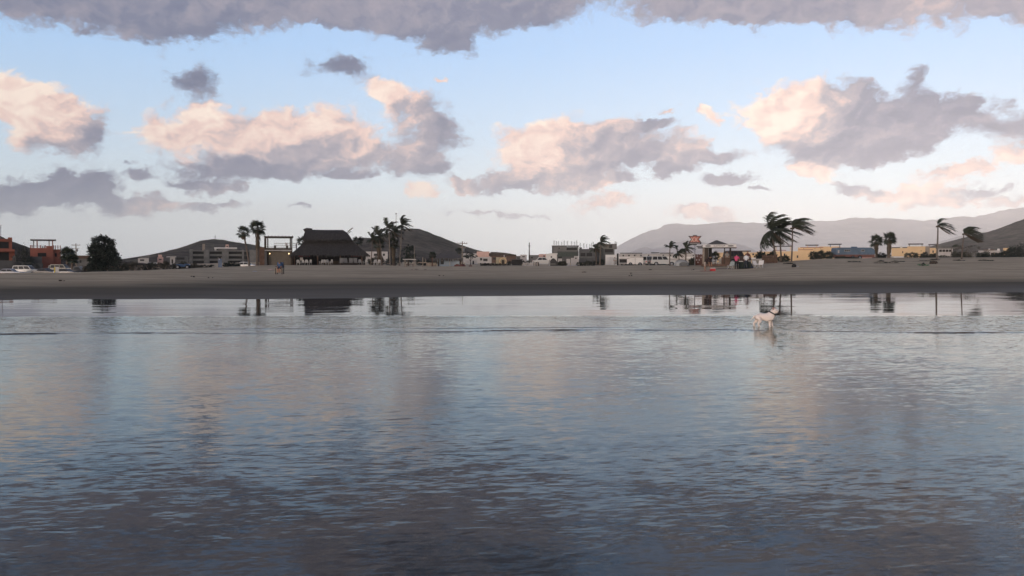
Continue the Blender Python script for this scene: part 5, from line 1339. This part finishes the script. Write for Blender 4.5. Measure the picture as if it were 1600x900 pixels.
o = empty('serving_tray', (at(1158, 410, 84).x, 84, tz), 'white tray on the left end of the draped table', 'tray'); MB().box(-.17, .17, -.13, .13, 0, .03, WHITE).box(-.17, .17, -.14, -.12, .03, .07, WHITE).box(-.17, .17, .12, .14, .03, .07, WHITE).build('tray', o)
o = empty('food_box', (at(1171.4, 410, 84).x, 84, tz), 'grey box on the right end of the draped table', 'box'); MB().box(-.14, .14, -.12, .12, 0, .17, METAL).box(-.15, .15, -.13, .13, .172, .2, CONC).build('box', o)
wh = standing(.75, arms=((-.16, -.55, .86), (.18, -.55, .86)), h=1.6); wh['face'] = (0, -.8, -.4)
person('person in a white top bending over the dark draped table', on(1165.5, 83.1), wh, M_('white_cloth', (.60, .60, .61), .85, .06), M_('navy_jeans', (.022, .028, .04), .9, .2), math.pi - .35)
mr = standing(.1, arms=((-.34, -.2, 1.02), (.34, -.22, 1.02)), h=1.86)
person('tall dark haired person in a maroon shirt behind the draped table', on(1167.5, 85.2), mr, M_('maroon_shirt', (.085, .028, .030), .9, .3, 12), M_('dark_trousers', (.02, .018, .018), .9, .2), .1)
T = Thing('folding_table', 'white topped folding table with loaded boxes right of the draped table', 'table', 1182, 83.5)
T.box('table_top', DWHITE, 1173.6, 1190.6, 404.4, 405.6, -.35, .35); T.box('skirt', M_('beige_cloth', (.20, .185, .165), .9, .2), 1175, 1189.8, 405.65, 411.6, -.30, .30)
for x, y in ((1175, -.3), (1189, -.3), (1175, .3), (1189, .3)): T.box('leg', METAL, x - .35, x + .35, 405.7, 420.6, y - .02, y + .02)
tz = T.o.location.z + T.z(404.4) + .003
o = empty('storage_box', (at(1177, 404, 83.5).x, 83.5, tz), 'small white box on the white folding table', 'box'); MB().box(-.20, .20, -.15, .15, 0, .085, WHITE).box(-.21, .21, -.16, .16, .087, .11, WHITE).build('box', o)
for k, (px, rz) in enumerate(((1182.5, .5), (1187.8, -.6))): folding_chair(['white folding chair left of the two before the folding table', 'white folding chair right of the two before the folding table'][k], px, 82.4, rz, WHITE)
car('dark maroon car parked behind the person in pink', 1151, 100, 3.1, MAROON, 'suv', .2, None, None)

# ---- brush fence and shrubs right of the tables
T = Thing('brush_fence', 'brown brushwood fence below the dark palms right of the tables', 'fence', 1203, 97)
rr = random.Random(12)
for k in range(22): T.box('stake', BROWN, 1190.5 + k * 1.08, 1191.35 + k * 1.08, 398.5 + rr.uniform(-1, 1.5), 413.5 - k * .06, .02 * (k % 2), .05 + .02 * (k % 2))
T.box('rail', WOOD, 1190, 1214.5, 402.4, 403.2, -.05, -.004)
for x in (1196.5, 1202.4, 1208.6): T.box('leg', PINK, x - .3, x + .3, 411.5, 415, -.06, -.005)
shrub('dark palm scrub behind the brushwood fence', 1178, 1197, 391.5, 99, LEAFD, 1300, .2, 81); shrub('dark brush rising right of the brushwood fence', 1194, 1214, 392.5, 100, LEAFD, 1300, .2, 82)

# ---- the windblown coconut palms
WG = 'windblown coconut palms right of the surf shop'
coconut_palm('left of the three tall windblown palms, fronds streaming right', 1205, 98, 360, 26, 2.7, .85, .13, 91, 1213.5, WG, TRUNK, (-.9, 1.5), grav=.8)
coconut_palm('middle one of the three tall windblown palms, half hidden', 1217, 100, 361, 22, 2.6, 1.1, .12, 92, 1221, WG, TRUNK, (-.8, 1.45))
coconut_palm('right one of the three tall windblown palms with a straight trunk', 1238, 97, 355, 17, 2.6, 1.3, .11, 93, 1236, WG, TRUNK, (-.35, 1.5), azs=[.2, -.4, .5, .0, -.8, .9, .3, -.2, 1.4, -1.3, .6, -.6, 2.2, .1, -2.0, .8, 3.0])
shrub('dark brush round the feet of the windblown palms', 1212, 1234, 399, 102, LEAFD, 1000, .16, 94)

# ---- ochre houses and the blue trailer
block('ochre_house', 'ochre house with a flat roof seen behind the surf shop people', 240, 1120, 1182, 394.5, YELLOW, 8, windows=[(1136, 1138.4, 397, 400), (1175, 1178, 396, 399)], frame=CONC, boxes=[('roof_slab', WOOD, 1142, 1173, 391.6, 393, -.5, 5), ('roof_wall', DWHITE, 1146, 1170, 393, 394.6, .4, 4.5)])
T = block('ochre_house', 'long ochre house with roof pergolas behind the windblown palms', 200, 1207, 1304, 392.5, YELLOW, 10, windows=[(1244.5, 1247, 399, 403), (1224, 1226.5, 396, 400)], frame=BROWN)
T.box('upper_storey', YELLOW, 1246, 1300, 386.4, 392.6, 3, 9); T.box('upper_storey', YELLOW, 1280, 1313, 385, 392.6, 3.6, 9.5)
for a, b_, y in ((1258, 1278.5, 382), (1294, 1314.5, 380.8), (1208, 1237, 383.4)): 
    T.box('pergola_roof', CONCD, a, b_, y, y + 1.3, 3, 8)
    for x in (a + 3, b_ - 3): T.box('pergola_post', YELLOW if a < 1290 else BLUEP, x - .5, x + .5, y + 1.25, 386.6 if a > 1240 else 392.6, 3.3, 3.7)
for a, b_, y in ((1247, 1270, 389.6), (1250, 1286, 386.0), (1207, 1228, 390.6)): T.box('terracotta_band', ORANGE, a, b_, y, y + .9, -.03 if y > 390 else 2.96, -.004 if y > 390 else 2.997)
T.box('buttress', YELLOW, 1248, 1254, 394, None, -.5, -.004)
for x in (1254, 1272, 1281): T.window(x, x + 2, 387.6, 389.4, 3, YELLOW, DARK)
def trailer():
    o = empty('camper_trailer', on(1332, 138), 'long blue rounded camper trailer with a rusty red lower side', 'trailer')
    L, H0, H1 = 3.3, .35, 2.05; PB = M_('faded_blue_paint', (.075, .115, .17), .5, .25, 1.5, .4); RP = M_('rusty_red_paint', (.13, .06, .05), .7, .3, 2)
    def prof(z0, z1, rl, rr_):
        P = [(-L, z0), (L, z0)]
        for a in np.linspace(0, math.pi / 2, 6): P.append((L - rr_ + rr_ * math.cos(a), z1 - rr_ + rr_ * math.sin(a)))
        for a in np.linspace(math.pi / 2, math.pi, 6): P.append((-L + rl + rl * math.cos(a), z1 - rl + rl * math.sin(a)))
        return P
    MB().prism(prof(.86, H1, .35, .75), -1.05, 1.05, PB).build('body', o); MB().box(-L + .02, L - .02, -1.08, 1.08, H0, .857, RP).build('lower_side', o)
    for x0, x1 in ((-1.9, -.9), (.95, 1.55)):
        w = MB().box(x0, x1, -1.085, -1.052, 1.36, 1.68, DWHITE).build('window', o)
        for k in range(3 if x0 < 0 else 2): n_ = 3 if x0 < 0 else 2; a = x0 + .05 + k * (x1 - x0 - .05) / n_; MB().box(a, a + (x1 - x0 - .05) / n_ - .05, -1.10, -1.087, 1.40, 1.64, GLASS).build('pane', w)
    MB().box(-3.0, -2.75, -1.09, -1.052, 1.1, 1.6, DWHITE).build('front_window', o); MB().box(-.6, -.05, -1.07, -1.052, .95, 1.8, PB).build('door', o)
    for k in range(2): MB().box(-.2 + k * .5, .1 + k * .5, -.3, .3, H1 - .01, H1 + .16, BLUEP).build('roof_vent', o)
    for x in (-.45, .75):
        w = MB().tube([(x, -1.12, .34), (x, -.85, .34)], .34, BLACK, 14).build('wheel', o); MB().tube([(x, -1.14, .34), (x, -1.115, .34)], .18, CHROME, 10).build('rim', w)
    MB().tube([(-L, 0, .45), (-L - .9, 0, .42)], .05, METAL, 6).build('tow_bar', o)
    MB().box(L + .02, L + .12, -1.0, -.6, .4, .98, DWHITE).build('gas_box', o)
trailer()
shrub('broad dark bush left of the blue camper trailer', 1262, 1304, 391.5, 128, LEAFD, 2600, .2, 95)
block('far_villa', 'pale pink tiled roof villa rising behind the camper trailer', 420, 1340, 1362, 388, PINK, 8, cat='house')
RG = 'fan palms right of the camper trailer'
fan_palm('shorter fan palm right of the camper trailer', 1369, 140, 377, 24, .8, .6, .45, .2, 96, 1368.5, RG, skirt=1.9)
fan_palm('taller fan palm with a thick dead leaf skirt before the ochre house', 1389.5, 138, 373, 26, .85, .65, .5, .24, 97, 1388, RG, skirt=2.3)
shrub('dark bushes between the two skirted fan palms', 1362, 1392, 394, 142, LEAFD, 1300, .2, 98)
T = block('ochre_house', 'long ochre house with two dark roof pergolas right of the fan palms', 210, 1392, 1464, 387.5, YELLOW, 9, windows=[(1408.6, 1411, 392, 396), (1455.5, 1458.5, 391, 395.6), (1437.5, 1439.6, 391, 393)], frame=YELLOW)
T.box('upper_storey', YELLOW, 1417, 1445, 385, 387.8, -.2, 7); T.box('pale_tower', M_('grey_plaster', (.24, .20, .17), .9, .15), 1445, 1452, 385, None, -.15, 6)
for a, b_, y in ((1418, 1442, 380.4), (1450, 1464, 381.6)): 
    T.box('pergola_roof', WOOD, a, b_, y, y + 1.2, 1, 6)
    for x in (a + 2, b_ - 2): T.box('pergola_post', WOOD, x - .4, x + .4, y + 1.1, 385.3 if a < 1440 else 387.8, 1.2, 1.5)
T.box('roof_tank', WHITE, 1405.5, 1409, 384.4, 387.5, 2, 3); T.box('parapet', WOOD, 1392, 1417, 385.6, 387, 5, 5.3)
T = Thing('low_white_wall', 'low white wall with a pale sign panel at the edge of the dune', 'wall', 1397, 140); T.box('wall', WHITE, 1384.5, 1412, 400.4, None, 0, .2); T.box('sign_panel', DWHITE, 1385, 1396, 400.8, 402.6, -.03, -.003)
for k, (a, b_, t_) in enumerate([(1411, 1438, 393.5), (1437, 1449, 394), (1450, 1464, 396)]): shrub(['round dark bushes before the ochre house', 'narrow dark bush before the grey tower of the ochre house', 'small dark bush at the foot of the bare coconut palm'][k], a, b_, t_, 135, LEAFD, 1000, .18, 99 + k)

# ---- bare coconut palm and the windblown palm at the far right
coconut_palm('tall thin coconut palm with only a few torn fronds', 1465.5, 102, 352, 8, 2.1, 1.25, .13, 111, 1463, None, TRUNKP, (-1.2, 1.3), azs=[.1, -.25, .3, .0, -.1, .15, .35, 2.6], coconuts=True)
coconut_palm('windswept dark palm whose fronds stream right, near the right edge', 1506.5, 106, 364, 26, 2.25, 1.3, .10, 112, 1502, None, TRUNK, (-.9, 1.5), azs=[.3, -.3, .6, -.6, .1, .9, -.9, .0, 1.2, -1.2, .4, -.4, .2, -.2, .7, -.7, .5, 1.6, -.5, 2.2, .1, -1.8, .8, .3, 2.8, -.1], grav=.75)
tree('bare grey thicket under the windswept palm', 1513, 112, [((0, 0, .9), (1.3, .9, .9)), ((.6, 0, 1.3), (.8, .7, .6)), ((-.7, 0, .9), (.7, .7, .7))], 700, .14, LEAFG, 'thicket', 'shrub', 113, tr=.03)
T = block('beach_house', 'white open fronted beach house with a dark verandah right of the bare palm', 190, 1465, 1488, 388.5, DWHITE, 6, roof=(CONC, .5, .25), boxes=[('verandah_opening', DARK, 1466, 1487, 390, 393.6, -.05, -.004), ('verandah_rail', DWHITE, 1465.4, 1487.6, 393.6, 394.6, -.12, -.055)])
for k in range(5): T.box('verandah_post', DWHITE, 1466 + k * 5.1, 1466.8 + k * 5.1, 389, 393.7, -.2, -.06)
block('dark_hut', 'small dark roofed hut between beach house and thicket', 200, 1488, 1496, 389.5, CONCD, 4, windows=[(1490, 1494, 391.5, 393.5)], cat='hut', roof=(WOOD, .3, .2))
coconut_palm('small palm with one long frond behind the dark roofed hut', 1487, 150, 386, 6, 2.0, 1.2, .07, 114, 1486, None, TRUNK, (.3, 1.2), azs=[.1, -.2, .3, .0, .2, -.1], coconuts=False)
T = block('hill_villa', 'white villa with brown trim and one lit window at the right', 200, 1528, 1562, 391.4, DWHITE, 8, windows=[(1538, 1543, 396, 400)], frame=BROWN)
T.box('roof_band', BROWN, 1536, 1553, 390.0, 391.3, -.3, 6); T.box('chimney', WHITE, 1543.6, 1546.4, 388.6, 391.5, 1, 2); T.box('chimney', WHITE, 1557.6, 1561, 388.6, 391.5, 1, 2); T.box('ochre_wing', YELLOW, 1567, 1576, 387.4, None, 3, 9); T.box('garden_wall', WHITE, 1545, 1558, 400.4, None, -2, -1.8)
w = T.window(1547.5, 1558, 394.8, 400, 0, BROWN, DARK); MB().box(T.x(1553), T.x(1555), -.06, -.014, T.z(398), T.z(395.4), LAMP).build('lit_pane', w)
for k, (a, b_, t_, Y) in enumerate([(1524, 1548, 392.5, 140), (1562, 1584, 386, 132), (1576, 1606, 380, 128), (1486, 1524, 397, 136), (1551, 1566, 395, 138)]):
    shrub(['dark bush left of the lit villa window', 'dark bushy tree right of the villa', 'tall dark bushes at the right edge of the picture', 'low dark scrub behind the windswept palm', 'small dark bush below the ochre wing of the villa'][k], a, b_, t_, Y, LEAFD if k != 3 else LEAF, 1700, .2, 120 + k, group='bushes along the right dune')
for k, (a, b_, t_, Y) in enumerate([(1462, 1486, 398.5, 130), (1440, 1462, 399, 132), (1304, 1322, 399.5, 126)]):
    shrub(['low hedge below the white beach house', 'low hedge left of the bare coconut palm', 'low hedge under the nose of the camper trailer'][k], a, b_, t_, Y, LEAF, 900, .14, 130 + k)

# ---- things lying on the right dune
CREEP = M_('dune_creeper_leaves', (0.045, 0.045, 0.036), .8, .5, 2.0, .1)
for k, (px, Y, w, d) in enumerate([(1231, 88, .55, .5), (1336, 92, 1.0, .5), (1374, 96, .55, .5), (1402, 96, .9, .5), (1460, 101, .6, .5), (1446, 97, 1.6, .5), (1497, 99, .8, .5), (1540, 98, 1.1, .5), (1385, 90, 1.5, .4)]):
    rs2 = random.Random(140 + k); o = empty('dune_creeper', on(px, Y), ['flat dark creeper patch right of the windblown palm trunks', 'long flat creeper patch on the dune below the camper trailer', 'round creeper patch below the shorter fan palm', 'creeper patch below the low white wall',
        'creeper patch at the foot of the bare coconut palm', 'long thin creeper streak below the ochre house bushes', 'creeper patch below the windswept palm', 'creeper patch below the lit villa', 'long thin creeper streak low on the right dune'][k], 'plant', 'creeper patches on the dune')
    foliage([((0, 0, .05), (w, d, .10)), ((w * .4, .1, .04), (w * .7, d, .09))], 420, .13, rs2, CREEP).build('foliage', o)
    MB().tube([(-w, 0, .02), (0, .05, .05), (w, 0, .02)], [.012, .02, .012], BARK, 5).build('stem', o)
o = empty('black_bag', on(1240.5, 80), 'black bag with a small pale bundle beside it, lying on the sand', 'bag')
MB().tube([(0, 0, -.02), (0, 0, .06), (.01, 0, .20), (.0, 0, .29), (.02, 0, .33)], [.20, .24, .22, .15, .05], BLACK, 10).build('bag', o)
MB().tube([(-.08, -.1, .30), (-.04, -.14, .40), (.06, -.14, .40), (.10, -.1, .30)], .014, BLACK, 5).build('handle', o)
MB().tube([(.22, -.05, .05), (.34, -.05, .07), (.46, -.05, .04)], [.04, .07, .03], DWHITE, 7).build('pale_bundle', o)
o = empty('beach_plant', on(1442, 84), 'bright green low plant on the sand below the ochre house', 'plant')
foliage([((-.2, 0, .08), (.35, .2, .14)), ((.22, 0, .07), (.3, .2, .12))], 260, .14, random.Random(9), M_('bright_leaves', (.10, .19, .10), .7, .3)).build('foliage', o); MB().tube([(-.4, 0, .02), (0, 0, .07), (.4, 0, .02)], .015, BARK, 5).build('stem', o)
foliage([((0, 0, .16), (.22, .2, .18))], 150, .14, random.Random(10), LEAFD).build('dark_tuft', o)
o = empty('driftwood_log', on(1459, 88), 'dark lumpy driftwood heap left of the creeper streak', 'driftwood')
for k in range(4): rr = random.Random(150 + k); a = Vector((-.3 + .2 * k, rr.uniform(-.1, .1), .10)); MB().tube([a - Vector((.12, 0, .05)), a + Vector((0, 0, .14)), a + Vector((.14, 0, .02))], [.10, .14, .07], BARK, 7).build('lump', o)
for k, (px, Y, w) in enumerate([(1015, 84, .22), (988, 76, .2), (985, 70, .16), (912, 82, .3), (1083, 82, .16), (690, 74, .25), (300, 66, .3), (328, 66, .25), (95, 58, .3)]):
    o = empty('seaweed_clump', on(px, Y), 'small dark clump of dry seaweed ' + ['on the sand below the white box trailer', 'low on the sand below the terrace row', 'lowest on the sand below the terrace row', 'on the sand below the concrete skeletons', 'on the sand left of the bending person', 'on the sand below the blue kiosk', 'at the tide line below the apartment block', 'at the tide line below the blue board', 'at the tide line below the parked cars'][k], 'seaweed', 'seaweed on the sand')
    foliage([((0, 0, .03), (w, w * .7, .07))], 90, .1, random.Random(160 + k), BARK).build('strands', o)

for k, (a, b_, t_, Y, l) in enumerate([(648, 680, 405, 140, 'low dark scrub between the shade frame and the blue kiosk'), (668, 700, 401, 165, 'grey scrub on the slope behind the blue kiosk'), (790, 830, 406, 145, 'low scrub behind the black hut and white fence'),
        (868, 886, 408, 142, 'dark scrub right of the black tarpaulin shelter'), (1004, 1046, 407.5, 150, 'dark hedge behind the white parked cars'), (1076, 1090, 402, 110, 'dark scrub round the foot of the beer sign'), (1300, 1345, 402, 118, 'low scrub along the dune before the camper trailer'),
        (1486, 1506, 393, 150, 'dark scrub between beach house and windswept palm'), (1530, 1600, 398, 150, 'long dark hedge along the right end of the dune'), (296, 340, 413, 150, 'low scrub along the foot of the apartment block'), (24, 60, 409, 158, 'low scrub along the garden wall')]):
    shrub(l, a, b_, t_, Y, LEAF if k % 2 else LEAFD, 1300, .2, 170 + k)
for k, (a, b_, t_, Y, m_, l) in enumerate([(700, 712, 396, 420, DWHITE, 'tiny white house on the slope behind the kiosk roof'), (768, 776, 398.5, 390, DWHITE, 'tiny pale house below the dark roofed hall'), (806, 814, 400, 360, CONC, 'small grey house between hall and white house'), (1064, 1086, 396, 330, DWHITE, 'white two storey house behind the small bushy palm'),
        (1182, 1208, 393, 300, YELLOW, 'ochre house behind the brushwood fence'), (1496, 1530, 394, 300, CONC, 'grey house behind the bare thicket')]):
    block('small_house', l, Y, a, b_, t_, m_, 6, windows=[(a + 2, a + 4, t_ + 2, t_ + 4.5), (b_ - 4, b_ - 2, t_ + 2, t_ + 4.5)], frame=CONC)

# ---- the dog
def dog():
    o = empty('dog', Vector(((1195 - 800) / F_PX * 23.9, 23.9, 0.0)), 'pale cream dog with a black collar standing in the shallow water', 'dog', rz=-.06)
    o.scale = (.95, .95, .95)
    COAT = M_('cream_coat', (.84, .73, .67), .75, .14, 6.0, .15)
    J = dict(chest=((.16, 0, .318), (.110, .145)), mid=((-.02, 0, .355), (.105, .118)), loin=((-.13, 0, .385), (.085, .085)), rump=((-.22, 0, .375), .10), tail0=((-.30, 0, .385), .022), tail1=((-.355, 0, .31), .013), tail2=((-.42, .0, .25), .007),
             withers=((.20, 0, .385), (.10, .115)), neck=((.255, -.005, .465), .085), skull=((.295, -.02, .555), .082), muz0=((.365, -.055, .53), .052), muz1=((.41, -.08, .515), .042))
    E = [('chest', 'mid'), ('mid', 'loin'), ('loin', 'rump'), ('rump', 'tail0'), ('tail0', 'tail1'), ('tail1', 'tail2'), ('chest', 'withers'), ('withers', 'neck'), ('neck', 'skull'), ('skull', 'muz0'), ('muz0', 'muz1')]
    for s, y, dx_, dh in (('n', -.085, -0.015, 0.045), ('f', .085, .10, -.06)):
        J['sh' + s] = ((.17 + dx_ * .4, y, .27), .062); J['el' + s] = ((.155 + dx_ * .8, y * 1.05, .195), .042); J['wr' + s] = ((.165 + dx_, y, .095), .030); J['pa' + s] = ((.160 + dx_, y, .025), .028); J['to' + s] = ((.205 + dx_, y, .012), .026)
        E += [('chest', 'sh' + s), ('sh' + s, 'el' + s), ('el' + s, 'wr' + s), ('wr' + s, 'pa' + s), ('pa' + s, 'to' + s)]
        J['hp' + s] = ((-.215 + dh * .3, y * .9, .315), .078); J['kn' + s] = ((-.165 + dh * .6, y * 1.05, .215), .055); J['hk' + s] = ((-.245 + dh, y, .125), .030); J['hf' + s] = ((-.225 + dh, y, .028), .027); J['ht' + s] = ((-.180 + dh, y, .012), .025)
        E += [('rump', 'hp' + s), ('hp' + s, 'kn' + s), ('kn' + s, 'hk' + s), ('hk' + s, 'hf' + s), ('hf' + s, 'ht' + s)]
    for k in J:
        r_ = J[k][1]; g_ = 1.36 if k in ('chest', 'mid', 'loin', 'rump', 'withers', 'neck', 'skull', 'muz0', 'muz1') else 1.18
        x_, y_, z_ = J[k][0]; z_ = z_ - .035 if z_ > .24 else z_ * .92
        J[k] = ((x_, y_, z_), tuple(q * g_ for q in r_) if hasattr(r_, '__len__') else r_ * g_)
    me = skinned('body', J, E, 2); me.materials.append(COAT); body = link('body', me, o)
    # face, turned a little toward the camera
    S = Vector(J['skull'][0]); f = (Vector(J['muz1'][0]) - S).normalized(); side = f.cross(Vector((0, 0, 1))).normalized(); up = side.cross(f)
    EAR = M_('ear_skin', (.36, .22, .18), .8, .15)
    for s in (-1, 1):
        c = S + side * s * .082 + up * .055 - f * .03
        MB().add([c - f * .03, c + f * .035, c + side * s * .045 - up * .055 + f * .01, c - f * .02 + up * .035, c + f * .02 + up * .03], [(0, 1, 2), (0, 2, 3), (1, 4, 2), (3, 4, 1, 0), (3, 2, 4)], EAR).build('ear', o)
        e = S + f * .092 + side * s * .046 + up * .030; MB().tube([e - side * .014, e - side * .007, e + side * .007, e + side * .014], [.005, .014, .014, .005], BLACK, 8).build('eye', o)
    nz = Vector(J['muz1'][0]) + f * .050 + up * .014; MB().tube([nz - side * .020, nz - side * .01, nz + side * .01, nz + side * .020], [.006, .016, .016, .006], M_('nose_leather', (.10, .05, .05), .5, .2), 8).build('nose', o)
    mo = Vector(J['muz1'][0]) + f * .046 - up * .028; MB().tube([mo - side * .035 - f * .03, mo, mo + side * .035 - f * .03], [.005, .007, .005], BARK, 5).build('mouth', o)
    n0_, n1_ = Vector(J['withers'][0]), Vector(J['neck'][0]); ax = (Vector(J['skull'][0]) - n0_).normalized(); a = ax.cross(Vector((0, 1, 0))).normalized(); b_ = ax.cross(a)
    c = n1_ + ax * .004; ring = []; V = []; n = 20
    for h in (-.022, .022):
        for r_ in (.100, .120):
            V += [c + ax * h + (a * math.cos(t) * 1.12 + b_ * math.sin(t)) * r_ + Vector((0, 0, -.25 * h)) for t in np.linspace(0, 6.28318, n + 1)[:-1]]
    Fc = []
    for (p_, q_) in ((0, 1), (1, 3), (3, 2), (2, 0)): Fc += [(p_ * n + k, p_ * n + (k + 1) % n, q_ * n + (k + 1) % n, q_ * n + k) for k in range(n)]
    col_ = MB().add(V, Fc, M_('black_collar', (.010, .009, .010), .6, .2)).build('collar', o)
    MB().tube([c - a * .0 + Vector((.07, -.06, -.085)), c + Vector((.072, -.062, -.115))], .014, METAL, 8).build('tag', col_)
dog()
build_haze()
